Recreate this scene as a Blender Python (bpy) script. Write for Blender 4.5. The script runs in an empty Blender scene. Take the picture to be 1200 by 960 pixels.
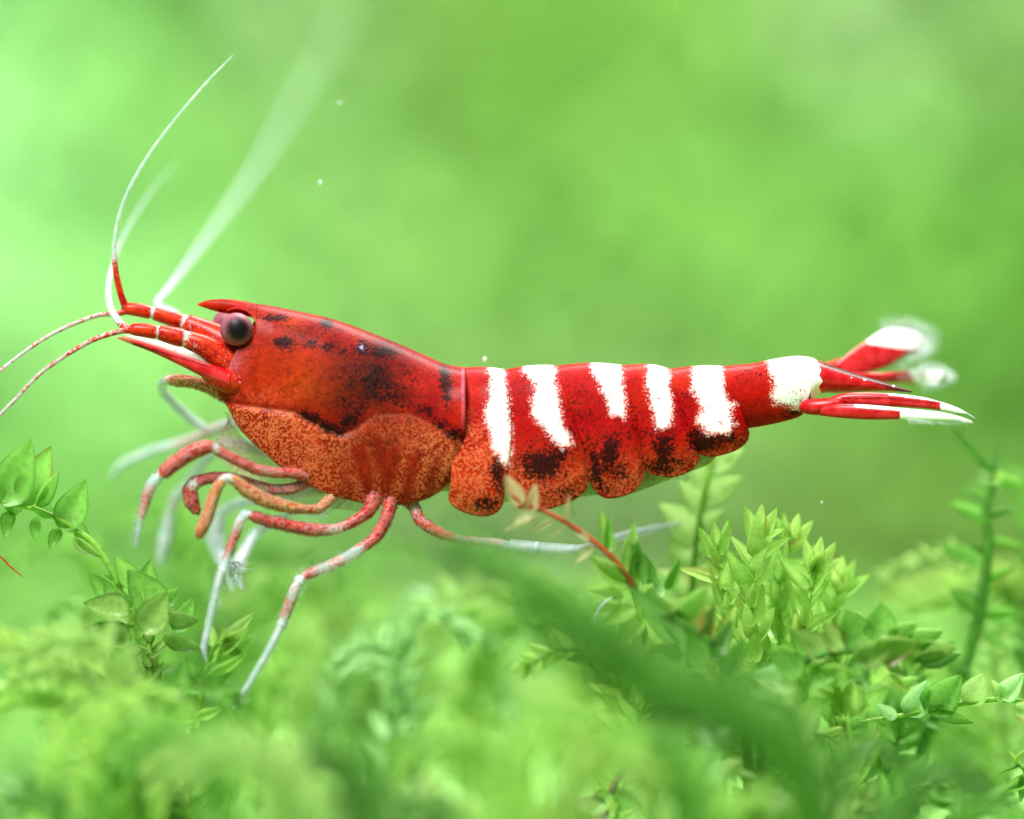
import bpy, math, random
import numpy as np
from mathutils import Vector, Matrix

# ------------------------------------------------------------------ camera, world, lamps
PX = 3.0e-5            # metres per photo pixel in the plane of the shrimp (frame 36 mm wide)
DIST = 5000.0          # camera distance in the same unit (150 mm)
GROUND = 1075.0        # photo row of the ground below the shrimp
Z0 = (GROUND - 480.0) * PX
sc = bpy.context.scene
C = sc.collection

cam_d = bpy.data.cameras.new('camera')
cam_d.sensor_width = 36.0
cam_d.lens = 150.0
cam_d.clip_start = 0.005
cam_d.clip_end = 5.0
cam_d.dof.use_dof = True
cam_d.dof.focus_distance = DIST * PX - 25 * PX
cam_d.dof.aperture_fstop = 17.0
cam = bpy.data.objects.new('camera', cam_d)
cam.location = (0, -DIST * PX, Z0)
cam.rotation_euler = (math.radians(90), 0, 0)
C.objects.link(cam)
sc.camera = cam

world = bpy.data.worlds.new('World')
sc.world = world
world.use_nodes = True
world.node_tree.nodes['Background'].inputs[0].default_value = (0.93, 1.0, 0.84, 1)
world.node_tree.nodes['Background'].inputs[1].default_value = 0.33

def area_lamp(name, loc, target, size, watts, color, spread=180):
    d = bpy.data.lights.new(name, 'AREA')
    d.shape = 'DISK'; d.size = size; d.energy = watts; d.color = color; d.spread = math.radians(spread)
    o = bpy.data.objects.new(name, d)
    o.location = loc
    o.rotation_euler = (Vector(target) - Vector(loc)).to_track_quat('-Z', 'Y').to_euler()
    C.objects.link(o)
    return o

area_lamp('flash_softbox', (-0.045, -0.085, Z0 + 0.125), (0.0, 0, Z0), 0.06, 0.56, (1.0, 0.98, 0.95))
area_lamp('added_backlight', (0.03, 0.075, Z0 + 0.15), (0.0, 0.01, Z0), 0.09, 0.64, (0.97, 1.0, 0.97))  # unseen backlight added so light shows through the moss
area_lamp('added_backdrop_light', (0.0, 0.03, Z0 + 0.21), (-0.01, 0.21, Z0 - 0.005), 0.14, 0.37, (0.97, 1.0, 0.93), 75)  # unseen lamp added to brighten the background alone

sc.view_settings.view_transform = 'Standard'
sc.view_settings.look = 'None'
sc.view_settings.exposure = 0.0
sc.view_settings.gamma = 1.0
sc.render.resolution_x = 1024
sc.render.resolution_y = 819
sc.cycles.transparent_max_bounces = 10
sc.cycles.max_bounces = 4
sc.cycles.diffuse_bounces = 2
sc.cycles.glossy_bounces = 2
sc.cycles.transmission_bounces = 3
sc.cycles.caustics_reflective = False
sc.cycles.caustics_refractive = False

# ------------------------------------------------------------------ helpers
def P(px, py, d=0.0):
    k = (DIST + d) / DIST
    return Vector(((px - 600.0) * k * PX, d * PX, Z0 + (480.0 - py) * k * PX))

def Parr(a):
    a = np.asarray(a, float)
    k = (DIST + a[:, 2]) / DIST
    return np.stack([(a[:, 0] - 600) * k * PX, a[:, 2] * PX, Z0 + (480 - a[:, 1]) * k * PX], 1)

def lin(r, g, b):
    f = lambda c: (c / 255 / 12.92) if c <= 10 else ((c / 255 + 0.055) / 1.055) ** 2.4
    return (f(r), f(g), f(b))

def sstep(a, b, x):
    t = np.clip((x - a) / (b - a), 0, 1)
    return t * t * (3 - 2 * t)

def catmull(pts, n, tension=1.0):
    """resample rows of numbers along a smooth curve through them"""
    p = np.asarray(pts, float)
    if len(p) == 2:
        t = np.linspace(0, 1, n)[:, None]
        return p[0] * (1 - t) + p[1] * t
    seg = np.linalg.norm(np.diff(p[:, :2], axis=0), axis=1)
    s = np.concatenate([[0], np.cumsum(np.maximum(seg, 1e-6))])
    ext = np.vstack([2 * p[0] - p[1], p, 2 * p[-1] - p[-2]])
    q = np.linspace(0, s[-1], n)
    out = []
    for v in q:
        i = min(int(np.searchsorted(s, v, side='right') - 1), len(p) - 2)
        t = (v - s[i]) / (s[i + 1] - s[i])
        a, b, c, d = ext[i], ext[i + 1], ext[i + 2], ext[i + 3]
        m1 = (c - a) / 2 * tension; m2 = (d - b) / 2 * tension
        h = (2*t**3 - 3*t**2 + 1) * b + (t**3 - 2*t**2 + t) * m1 + (-2*t**3 + 3*t**2) * c + (t**3 - t**2) * m2
        out.append(h)
    return np.array(out)

def link_mesh(name, verts, faces, mat, parent=None, origin=None, attrs=None, smooth=True):
    """verts in world metres; stored relative to the origin of the thing"""
    v = np.asarray(verts, float)
    if origin is None:
        origin = parent.location if parent is not None else Vector((0, 0, 0))
    o0 = np.array(origin)
    me = bpy.data.meshes.new(name)
    me.from_pydata((v - o0).tolist(), [], faces)
    if smooth:
        me.polygons.foreach_set('use_smooth', [True] * len(me.polygons))
    for k, a in (attrs or {}).items():
        a = np.asarray(a, np.float32)
        if a.ndim == 1:
            at = me.attributes.new(k, 'FLOAT', 'POINT'); at.data.foreach_set('value', a)
        else:
            at = me.attributes.new(k, 'FLOAT_COLOR', 'POINT')
            rgba = np.ones((len(a), 4), np.float32); rgba[:, :3] = a
            at.data.foreach_set('color', rgba.ravel())
    me.materials.append(mat)
    me.update()
    o = bpy.data.objects.new(name, me)
    C.objects.link(o)
    if parent is not None:
        o.parent = parent
        if parent.type == 'MESH' or parent.parent is not None:
            o.location = (0, 0, 0)
    else:
        o.location = origin
    return o

def thing(name, label, cat, loc, group=None):
    o = bpy.data.objects.new(name, None)
    o.empty_display_size = 0.001
    C.objects.link(o)
    o.location = loc
    o['label'] = label; o['category'] = cat
    if group: o['group'] = group
    return o

class NT:
    """small helper for node materials"""
    def __init__(self, name):
        self.m = bpy.data.materials.new(name); self.m.use_nodes = True
        self.t = self.m.node_tree
        self.t.nodes.clear()
        self.out = self.t.nodes.new('ShaderNodeOutputMaterial')
    def n(self, typ, **kw):
        nd = self.t.nodes.new(typ)
        for k, v in kw.items():
            if k.startswith('_'): setattr(nd, k[1:], v)
        return nd
    def l(self, a, b): self.t.links.new(a, b)
    def val(self, sock, v):
        if isinstance(v, bpy.types.NodeSocket): self.l(v, sock)
        else: sock.default_value = v
    def attr(self, name, color=False):
        a = self.n('ShaderNodeAttribute', _attribute_name=name)
        return a.outputs['Color'] if color else a.outputs['Fac']
    def math(self, op, a, b=0.0, c=0.0, clamp=False):
        m = self.n('ShaderNodeMath', _operation=op, _use_clamp=clamp)
        self.val(m.inputs[0], a); self.val(m.inputs[1], b); self.val(m.inputs[2], c)
        return m.outputs[0]
    def mix(self, f, a, b, blend='MIX'):
        m = self.n('ShaderNodeMix', _data_type='RGBA', _blend_type=blend)
        self.val(m.inputs[0], f)
        for s, v in ((m.inputs[6], a), (m.inputs[7], b)):
            if isinstance(v, tuple): v = (*v[:3], 1)
            self.val(s, v)
        return m.outputs[2]
    def ramp(self, x, lo, hi):
        m = self.n('ShaderNodeMapRange', _interpolation_type='SMOOTHSTEP')
        self.val(m.inputs[0], x); self.val(m.inputs[1], lo); self.val(m.inputs[2], hi)
        return m.outputs[0]
    def coords(self, px):
        tc = self.n('ShaderNodeTexCoord')
        mp = self.n('ShaderNodeMapping')
        s = 1.0 / (PX * px)
        mp.inputs['Scale'].default_value = (s, s, s)
        self.l(tc.outputs['Object'], mp.inputs['Vector'])
        return mp.outputs['Vector']
    def noise(self, px, detail=2.0, rough=0.5):
        t = self.n('ShaderNodeTexNoise')
        self.l(self.coords(px), t.inputs['Vector'])
        t.inputs['Scale'].default_value = 1.0
        t.inputs['Detail'].default_value = detail
        t.inputs['Roughness'].default_value = rough
        return t.outputs['Fac']
    def voro(self, px, feature='F1'):
        t = self.n('ShaderNodeTexVoronoi', _feature=feature)
        self.l(self.coords(px), t.inputs['Vector'])
        t.inputs['Scale'].default_value = 1.0
        return t.outputs['Distance']
    def bump(self, h, dist_px, strength=0.5):
        b = self.n('ShaderNodeBump')
        b.inputs['Strength'].default_value = strength
        b.inputs['Distance'].default_value = dist_px * PX
        self.l(h, b.inputs['Height'])
        return b.outputs['Normal']
    def principled(self, **kw):
        p = self.n('ShaderNodeBsdfPrincipled')
        for k, v in kw.items():
            s = p.inputs[k.replace('_', ' ')]
            if isinstance(v, tuple) and len(v) == 3 and s.type == 'RGBA': v = (*v, 1)
            self.val(s, v)
        return p.outputs[0]
    def finish(self, s):
        self.l(s, self.out.inputs['Surface'])
        return self.m

# ------------------------------------------------------------------ materials
def shell_material():
    m = NT('shrimp_shell')
    col = m.attr('col', True); white = m.attr('white'); black = m.attr('black'); speck = m.attr('speck')
    fine = m.noise(3.4, 2.0, 0.6); mid = m.noise(13.0, 3.0, 0.55); big = m.noise(45.0, 2.0)
    cell = m.n('ShaderNodeTexVoronoi'); m.l(m.coords(2.8), cell.inputs['Vector']); cell.inputs['Scale'].default_value = 1.0
    sep = m.n('ShaderNodeSeparateColor'); m.l(cell.outputs['Color'], sep.inputs[0])
    grain = sep.outputs[0]
    # cloudy red built from tiny pigment cells
    shade = m.math('ADD', m.math('MULTIPLY', mid, 1.1), m.math('ADD', m.math('MULTIPLY', grain, 0.42), 0.24))
    cc = m.n('ShaderNodeVectorMath', _operation='SCALE')
    m.l(col, cc.inputs[0]); m.l(shade, cc.inputs['Scale'])
    c = cc.outputs[0]
    c = m.mix(m.ramp(big, 0.45, 0.75), c, m.mix(0.35, c, lin(205, 48, 10)))
    # pale skin between the red pigment dots
    vsel = m.ramp(m.noise(26.0, 2.0), 0.42, 0.58)
    vmix = m.math('ADD', m.math('MULTIPLY', m.voro(2.3), vsel), m.math('MULTIPLY', m.voro(3.3), m.math('SUBTRACT', 1.0, vsel)))
    dots = m.math('ADD', vmix, m.math('MULTIPLY', m.math('SUBTRACT', mid, 0.5), 0.7))
    gaps = m.ramp(dots, 0.36, 0.72)
    c = m.mix(m.math('MULTIPLY', m.math('MULTIPLY', gaps, speck), 0.85), c, lin(208, 108, 66))
    # brown black blotches with grainy edges
    k = m.math('ADD', black, m.math('MULTIPLY', m.math('SUBTRACT', fine, 0.5), 2.2))
    k = m.math('ADD', k, m.math('MULTIPLY', m.math('SUBTRACT', mid, 0.5), 1.3))
    k = m.math('MULTIPLY', m.ramp(k, 0.15, 0.85), m.ramp(black, 0.02, 0.14))
    c = m.mix(m.math('MULTIPLY', k, 0.95), c, lin(17, 4, 5))
    # chalk white bands, ragged and grainy
    dust = m.noise(2.1, 2.0, 0.65)
    w = m.math('ADD', white, m.math('MULTIPLY', m.math('SUBTRACT', dust, 0.5), 2.2))
    w = m.math('ADD', w, m.math('MULTIPLY', m.math('SUBTRACT', mid, 0.5), 1.0))
    w = m.math('ADD', w, m.math('MULTIPLY', m.math('SUBTRACT', grain, 0.5), 0.35))
    w = m.math('MULTIPLY', m.ramp(w, 0.28, 0.95), m.ramp(white, 0.03, 0.2))
    c = m.mix(w, c, m.mix(m.ramp(white, 0.55, 0.98), lin(240, 190, 188), (0.88, 0.86, 0.88)))
    nrm = m.bump(m.math('ADD', m.math('ADD', fine, mid), m.math('MULTIPLY', grain, 0.3)), 1.6, 0.35)
    return m.finish(m.principled(Base_Color=c, Roughness=0.5, Normal=nrm, IOR=1.4,
                    Specular_IOR_Level=0.08, Coat_Weight=0.06, Coat_Roughness=0.18, Coat_IOR=1.4, Subsurface_Weight=0.16,
                    Subsurface_Radius=(1.0, 0.35, 0.2), Subsurface_Scale=9 * PX))

def limb_material(name, gold=False):
    """glassy limb with red pigment where 'red' is high"""
    m = NT(name)
    red = m.attr('red'); clear = m.attr('clear')
    fine = m.noise(2.9, 2.0, 0.6); mid = m.noise(11.0, 2.0)
    k = m.math('ADD', red, m.math('MULTIPLY', m.math('SUBTRACT', fine, 0.5), 2.0))
    k = m.math('ADD', k, m.math('MULTIPLY', m.math('SUBTRACT', mid, 0.5), 1.0))
    k = m.math('MULTIPLY', m.ramp(k, 0.34, 0.80), m.ramp(red, 0.02, 0.10))
    body = m.mix(m.ramp(mid, 0.35, 0.65), lin(158, 8, 4), lin(194, 50, 14))
    if gold:
        body = m.mix(m.ramp(fine, 0.46, 0.58), body, lin(196, 140, 62))
    pale = m.mix(m.ramp(mid, 0.4, 0.62), lin(188, 212, 216), lin(226, 228, 238))
    pale = m.mix(m.math('MULTIPLY', m.ramp(red, 0.3, 0.8), 0.75), pale, lin(206, 92, 70))
    c = m.mix(k, pale, body)
    alpha = m.math('MULTIPLY', m.math('ADD', clear, 0.08), m.math('SUBTRACT', 1.0, k))
    alpha = m.math('SUBTRACT', 1.0, alpha)
    nrm = m.bump(mid, 1.0, 0.3)
    return m.finish(m.principled(Base_Color=c, Roughness=0.3, Alpha=alpha, Normal=nrm, IOR=1.38,
                    Specular_IOR_Level=0.25, Subsurface_Weight=0.1,
                    Subsurface_Radius=(1.0, 0.4, 0.3), Subsurface_Scale=5 * PX))

def fin_material():
    m = NT('tail_fin_shell')
    white = m.attr('white'); clear = m.attr('clear'); dark = m.attr('black')
    fine = m.noise(3.5, 2.0); mid = m.noise(14.0, 2.0)
    c = m.mix(m.ramp(mid, 0.35, 0.7), lin(178, 10, 20), lin(206, 44, 46))
    k = m.math('ADD', dark, m.math('MULTIPLY', m.math('SUBTRACT', fine, 0.5), 0.7))
    c = m.mix(m.math('MULTIPLY', m.ramp(k, 0.4, 0.7), 0.9), c, lin(45, 12, 14))
    w = m.math('ADD', white, m.math('MULTIPLY', m.math('SUBTRACT', fine, 0.5), 0.5))
    c = m.mix(m.ramp(w, 0.4, 0.6), c, (0.93, 0.93, 0.94))
    alpha = m.math('SUBTRACT', 1.0, clear)
    return m.finish(m.principled(Base_Color=c, Roughness=0.3, Alpha=alpha, IOR=1.38, Specular_IOR_Level=0.4))

def plain(name, col, rough=0.4, alpha=1.0, spec=0.4, translucent=0.0, coat=0.0):
    m = NT(name)
    mid = m.noise(10.0, 2.0)
    c = m.mix(m.ramp(mid, 0.3, 0.7), tuple(x * 0.8 for x in col), tuple(min(1, x * 1.15) for x in col))
    s = m.principled(Base_Color=c, Roughness=rough, Alpha=alpha, Specular_IOR_Level=spec, Coat_Weight=coat)
    if translucent:
        t = m.n('ShaderNodeBsdfTranslucent'); m.l(c, t.inputs['Color'])
        x = m.n('ShaderNodeMixShader'); x.inputs[0].default_value = translucent
        m.l(s, x.inputs[1]); m.l(t.outputs[0], x.inputs[2]); s = x.outputs[0]
    return m.finish(s)

def eye_material():
    m = NT('shrimp_eye')
    d = m.attr('pupil')
    fine = m.noise(3.0, 1.0)
    d = m.math('ADD', d, m.math('MULTIPLY', m.math('SUBTRACT', fine, 0.5), 0.12))
    c = m.mix(m.ramp(d, 0.50, 0.92), lin(140, 78, 94), lin(10, 3, 5))
    facets = m.bump(m.voro(2.2), 0.4, 0.3)
    return m.finish(m.principled(Base_Color=c, Roughness=0.5, Coat_Weight=0.06, Coat_Roughness=0.3,
                                 Normal=facets, IOR=1.4, Specular_IOR_Level=0.25))

def leaf_material(name, c1, c2, rim, trans=0.45, gloss=0.35, alpha=1.0):
    """thin moss leaf: cell grain, darker margin, light coming through"""
    up = (0.080, 0.045, 0.045)
    c1 = tuple(x * 0.84 + u for x, u in zip(c1, up)); c2 = tuple(x * 0.84 + u for x, u in zip(c2, up))
    m = NT(name)
    edge = m.attr('edge'); rib = m.attr('rib')
    oi = m.n('ShaderNodeObjectInfo')
    mid = m.noise(16.0, 2.0)
    cells = m.voro(4.2)
    mixf = m.math('ADD', m.math('MULTIPLY', oi.outputs['Random'], 0.7), m.math('MULTIPLY', mid, 0.5))
    c = m.mix(m.ramp(mixf, 0.15, 1.0), c1, c2)
    c = m.mix(m.math('MULTIPLY', m.ramp(cells, 0.25, 0.7), 0.22), c, tuple(min(1, x * 1.5) for x in c2))
    c = m.mix(m.math('MULTIPLY', m.ramp(rib, 0.6, 1.0), 0.35), c, c2)
    c = m.mix(m.math('MULTIPLY', m.ramp(edge, 0.78, 1.0), 0.8), c, rim)
    old = m.math('MULTIPLY', m.ramp(oi.outputs['Random'], 0.86, 0.9), m.ramp(m.math('ADD', edge, mid), 1.1, 1.5))
    c = m.mix(m.math('MULTIPLY', old, 0.7), c, lin(158, 128, 62))
    nrm = m.bump(cells, 1.0, 0.35)
    p = m.principled(Base_Color=c, Roughness=gloss, Normal=nrm, Specular_IOR_Level=0.45)
    t = m.n('ShaderNodeBsdfTranslucent'); m.l(c, t.inputs['Color'])
    x = m.n('ShaderNodeMixShader'); x.inputs[0].default_value = trans
    m.l(p, x.inputs[1]); m.l(t.outputs[0], x.inputs[2])
    s = x.outputs[0]
    if alpha < 1:
        tr = m.n('ShaderNodeBsdfTransparent')
        y = m.n('ShaderNodeMixShader'); y.inputs[0].default_value = alpha
        m.l(tr.outputs[0], y.inputs[1]); m.l(s, y.inputs[2]); s = y.outputs[0]
    return m.finish(s)

M_SHELL = shell_material()
M_LIMB = limb_material('red_speckled_limb')
M_GOLD = limb_material('gold_speckled_limb', True)
M_FIN = fin_material()
M_EYE = eye_material()
M_HAIR = plain('pale_bristle', lin(225, 238, 240), 0.4, 0.75)
LEAF = {
    'lime':  leaf_material('lime_moss_leaf', lin(152, 218, 80), lin(190, 238, 120), lin(140, 200, 84), 0.55, 0.28, alpha=0.84),
    'pale':  leaf_material('pale_moss_leaf', lin(152, 208, 100), lin(186, 226, 132), lin(160, 210, 115), 0.55, alpha=0.8),
    'green': leaf_material('green_moss_leaf', lin(86, 172, 46), lin(128, 204, 74), lin(84, 146, 52), 0.45),
    'deep':  leaf_material('deep_green_moss_leaf', lin(58, 138, 40), lin(96, 176, 60), lin(50, 100, 36), 0.38),
    'mint':  leaf_material('mint_moss_leaf', lin(150, 224, 125), lin(192, 242, 170), lin(150, 215, 130), 0.45, 0.3),
    'olive': leaf_material('olive_moss_leaf', lin(104, 165, 62), lin(150, 200, 92), lin(86, 116, 54), 0.42, 0.3),
    'straw': leaf_material('withered_moss_leaf', lin(176, 190, 130), lin(200, 205, 150), lin(170, 160, 110), 0.5, alpha=0.72),
}
STEM = {
    'green': plain('green_moss_stem', lin(84, 150, 48), 0.5, translucent=0.3),
    'lime': plain('lime_moss_stem', lin(150, 205, 80), 0.5, translucent=0.35),
    'red': plain('reddish_moss_stem', lin(176, 78, 42), 0.5, translucent=0.2),
    'brown': plain('brown_moss_stem', lin(110, 95, 70), 0.6),
}

# ------------------------------------------------------------------ the setting
def ground_material():
    m = NT('mossy_ground')
    a = m.noise(160.0, 4.0); b = m.noise(22.0, 3.0)
    c = m.mix(m.ramp(a, 0.35, 0.7), lin(98, 152, 58), lin(118, 172, 72))
    c = m.mix(m.math('MULTIPLY', m.ramp(b, 0.4, 0.7), 0.5), c, lin(110, 150, 84))
    return m.finish(m.principled(Base_Color=c, Roughness=0.8, Normal=m.bump(b, 14, 0.8)))

def wall_material():
    m = NT('planted_tank_back')
    a = m.noise(900.0, 3.0); b = m.noise(150.0, 3.0)
    c = m.mix(m.ramp(a, 0.3, 0.7), lin(128, 186, 86), lin(136, 192, 94))
    c = m.mix(m.math('MULTIPLY', b, 0.4), c, lin(122, 172, 84))
    return m.finish(m.principled(Base_Color=c, Roughness=0.8))

rng = random.Random(11)
gx = np.linspace(-6500, 6500, 90); gd = np.linspace(-3200, 9100, 90)
gv = []; gf = []
for d in gd:
    for x in gx:
        h = 40 * math.sin(x * 0.0021 + 1.3) * math.sin(d * 0.0017) + 25 * math.sin(x * 0.006 + d * 0.004) + rng.uniform(-12, 12)
        gv.append((x * PX, d * PX, h * PX * 0.8))
for i in range(89):
    for j in range(89):
        a = i * 90 + j; gf.append((a, a + 1, a + 91, a + 90))
g = link_mesh('ground', gv, gf, ground_material(), origin=(0, 0, 0)); g['kind'] = 'structure'
bw = []
bf = []
for i in range(31):
    x = -6500 + i * 13000 / 30
    for j in range(13):
        z = -30 + j * 7000 / 12
        bw.append((x * PX, (9000 + 60 * math.sin(i * 1.7 + j)) * PX, z * PX))
for i in range(30):
    for j in range(12):
        a = i * 13 + j; bf.append((a, a + 1, a + 14, a + 13))
w = link_mesh('backdrop', bw, bf, wall_material(), origin=(0, 0, 0)); w['kind'] = 'structure'

# far plants: broad leaves tinted from a colour map, far out of focus
BG = [  # photo x, y, reach, leaf colour around that point
    (0, 120, 90, (176, 240, 160)), (20, 300, 110, (178, 240, 165)), (168, 50, 90, (68, 160, 26)),
    (70, 20, 35, (150, 225, 130)), (180, 180, 75, (116, 200, 74)), (345, 40, 60, (158, 205, 138)), (330, 190, 80, (145, 205, 115)), (450, 60, 60, (130, 188, 98)),
    (600, 40, 90, (104, 172, 50)), (740, 80, 120, (112, 184, 58)), (600, 240, 110, (120, 188, 76)),
    (880, 40, 60, (124, 188, 78)), (1010, 60, 80, (160, 205, 142)), (1100, 150, 70, (142, 200, 112)),
    (1190, 90, 60, (130, 190, 95)), (1000, 250, 110, (130, 208, 86)), (1180, 300, 90, (120, 198, 72)),
    (100, 430, 120, (148, 220, 122)), (330, 300, 100, (140, 212, 110)), (450, 330, 90, (135, 195, 95)),
    (800, 330, 120, (122, 196, 80)), (640, 380, 110, (130, 194, 92)), (1040, 430, 90, (124, 198, 80)), (1190, 480, 60, (92, 168, 48)),
    (600, 620, 120, (118, 160, 96)), (760, 600, 90, (104, 156, 82)), (960, 560, 100, (120, 180, 78)), (1000, 650, 90, (112, 168, 62)),
    (40, 600, 90, (130, 204, 92)), (360, 640, 120, (126, 190, 90)), (40, 800, 100, (98, 172, 56)), (1150, 880, 60, (122, 130, 92)),
]
BG_MEAN = np.mean([lin(*c) for a, b, s, c in BG], axis=0)
def bg_colour(x, y):
    w = np.array([math.exp(-((x - a) ** 2 + (y - b) ** 2) / (2.0 * s * s)) + 1e-6 for a, b, s, c in BG])
    cols = np.array([lin(*c) for a, b, s, c in BG])
    c = (w[:, None] * cols).sum(0) / w.sum()
    return np.clip(BG_MEAN + (c - BG_MEAN) * 1.35, 0.01, 1)

def leaf_shape(nx, ny, width, cup, curl, tip=1.0, blunt=0.6):
    v = []; e = []; r = []
    for j in range(ny + 1):
        t = j / ny
        hw = width * (math.sin(math.pi * min(1, t ** blunt)) ** tip) * 0.5 if 0 < t < 1 else 0.0
        if j == 0: hw = width * 0.13
        if j == ny: hw = width * 0.004
        for i in range(nx + 1):
            s = -1 + 2 * i / nx
            v.append((s * hw, t, cup * (s * s - 0.5) * hw * 2 + curl * t * t - 0.03 * (1 - abs(s))))
            e.append(max(abs(s), (t - 0.8) * 5 if t > 0.8 else 0)); r.append(1 - abs(s))
    f = []
    for j in range(ny):
        for i in range(nx):
            a = j * (nx + 1) + i
            f.append((a, a + 1, a + nx + 2, a + nx + 1))
    return np.array(v), f, np.array(e), np.array(r)

def frame_matrix(direction, normal):
    y = Vector(direction).normalized()
    n = Vector(normal); n = (n - y * n.dot(y))
    if n.length < 1e-6: n = Vector((0, -1, 0.1)) - y * Vector((0, -1, 0.1)).dot(y)
    n.normalize()
    x = y.cross(n)
    return Matrix((x, y, n)).transposed()

bv = []; bff = []; bc = []
lv, lf, _, _ = leaf_shape(2, 4, 0.55, 0.25, 0.12)
rng = random.Random(5)
for k in range(11000):
    d = rng.uniform(7400, 8900)
    sx = rng.uniform(-260, 1460); sy = rng.uniform(-260, 800)
    base = P(sx, sy, d)
    if base.z < 0.0005: continue
    L = rng.uniform(130, 260) * PX
    dr = Vector((rng.uniform(-0.7, 0.7), rng.uniform(-0.5, 0.3), rng.uniform(0.3, 1)))
    nm = Vector((rng.uniform(-0.4, 0.4), -1, rng.uniform(0.2, 0.9)))
    R = np.array(frame_matrix(dr, nm))
    n0 = len(bv)
    for q in lv: bv.append(np.array(base) + R @ (q * L))
    bff += [tuple(n0 + i for i in f) for f in lf]
    col = (bg_colour(sx, sy) * 0.86 + np.array([0.085, 0.05, 0.045])) * rng.uniform(0.88, 1.12)
    bc += [col] * len(lv)
m = NT('far_plant_leaf')
mc = m.mix(m.math('MULTIPLY', m.noise(60, 2), 0.25), m.attr('col', True), lin(140, 190, 100))
mp_ = m.principled(Base_Color=mc, Roughness=0.55)
tt = m.n('ShaderNodeBsdfTranslucent'); m.l(mc, tt.inputs['Color'])
xx = m.n('ShaderNodeMixShader'); xx.inputs[0].default_value = 0.3
m.l(mp_, xx.inputs[1]); m.l(tt.outputs[0], xx.inputs[2])
far = link_mesh('background_plants', bv, bff, m.finish(xx.outputs[0]), origin=(0, 0.18, 0), attrs={'col': np.array(bc)})
far['kind'] = 'stuff'; far['label'] = 'soft out of focus green plants filling the background'; far['category'] = 'plants'

# ------------------------------------------------------------------ shrimp
BODY_D = 0.0
shrimp = thing('shrimp', 'red and white banded shrimp with black blotches walking on green moss', 'shrimp', P(500, 800, 0))

def interp(x, pts):
    a = np.array(pts, float)
    return np.interp(x, a[:, 0], a[:, 1])

class Acc:
    def __init__(self): self.v = []; self.f = []; self.n = 0; self.lay = []
    def add(self, verts, faces, layer):
        verts = np.asarray(verts, float)
        self.v.append(verts); self.f += [tuple(self.n + i for i in q) for q in faces]
        self.lay.append(np.full(len(verts), layer)); self.n += len(verts)

def grid_faces(nc, nr, flip=False):
    f = []
    for i in range(nc - 1):
        for j in range(nr - 1):
            a = i * nr + j
            q = (a, a + nr, a + nr + 1, a + 1)
            f.append(q[::-1] if flip else q)
    return f

def smooth_poly(pts, n):
    return catmull(pts, n)

acc = Acc()
TOP = smooth_poly([(255, 366), (275, 358), (300, 356), (345, 364), (390, 374), (430, 388), (470, 404), (500, 417), (522, 427), (541, 431), (552, 431.5)], 120)
BOT = smooth_poly([(254, 462), (262, 469), (268, 480), (282, 504), (310, 531), (340, 555), (380, 577), (420, 588), (450, 591.5), (480, 590), (505, 582), (525, 568), (538, 548), (545, 527), (545.5, 515)], 160)
# virtual depth of the carapace
def car_w(x): return interp(x, [(250, 30), (275, 38), (320, 50), (380, 60), (440, 64), (500, 62), (546, 56)])
ncol, nrow = 230, 120
xs = np.concatenate([np.linspace(256, 300, 46), np.linspace(300.6, 545.4, ncol - 46)])
orbit = [(256, 457), (262, 446), (270, 424), (277, 410), (284, 408.5), (291, 404), (296, 397.5), (299, 390), (300.2, 384), (300.6, 357)]
V = []
for x in xs:
    T = interp(x, TOP); B = interp(x, BOT)
    Tv = interp(x, orbit) if x < 300.6 else T
    hv = (B - T) / 1.72            # ellipse runs on below the open lower edge
    cy = T + hv
    a0 = math.acos(np.clip((cy - Tv) / hv, -1, 1)); a1 = math.acos(np.clip((cy - B) / hv, -1, 1))
    W = car_w(x)
    rim = 4.0 * sstep(505, 543, x)
    for j in range(nrow):
        a = max(a0, a1 * j / (nrow - 5)) if j < nrow - 4 else a1
        y = cy - hv * math.cos(a)
        dep = (W + rim) * math.sin(a) ** 0.85 if math.sin(a) > 0 else 0
        y -= rim * 0.25 * max(0, math.cos(a))
        # gill cover bulges below its groove
        line = interp(x, [(262, 470), (300, 478), (345, 484), (372, 499), (398, 511), (412, 507), (440, 488), (480, 487), (515, 502), (546, 522)])
        fade = 1 - 0.75 * sstep(405, 440, x)
        dep += fade * (3.2 * sstep(-3, 8, y - line) - 2.2 * math.exp(-((y - line) / 3.0) ** 2))
        if j >= nrow - 4:
            q = j - (nrow - 5); dep -= q * 3.0; y -= q * 0.8 + (1 if q > 2 else 0)
        V.append((x, y, -dep))
V = np.array(V)
acc.add(V, grid_faces(len(xs), nrow), 0)
V2 = V.copy(); V2[:, 2] *= -1
acc.add(V2, grid_faces(len(xs), nrow, True), 0)

# brow over the eye
V = []
bx = np.linspace(266, 300.8, 30)
for x in bx:
    T = interp(x, TOP); B = interp(x, BOT); hv = (B - T) / 1.72; cy = T + hv; W = car_w(x)
    yb = 386 - math.sqrt(max(0, 23.8 ** 2 - (x - 277) ** 2)) if x < 300.7 else 388
    for j in range(14):
        y = T + (yb - T) * j / 13 if yb > T else T
        sn = math.sqrt(max(0, 1 - ((cy - y) / hv) ** 2))
        V.append((x, y, -W * sn ** 0.85 - 1.0 * (j > 0)))
V = np.array(V)
acc.add(V, grid_faces(30, 14), 0)
V2 = V.copy(); V2[:, 2] *= -1
acc.add(V2, grid_faces(30, 14, True), 0)
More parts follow.
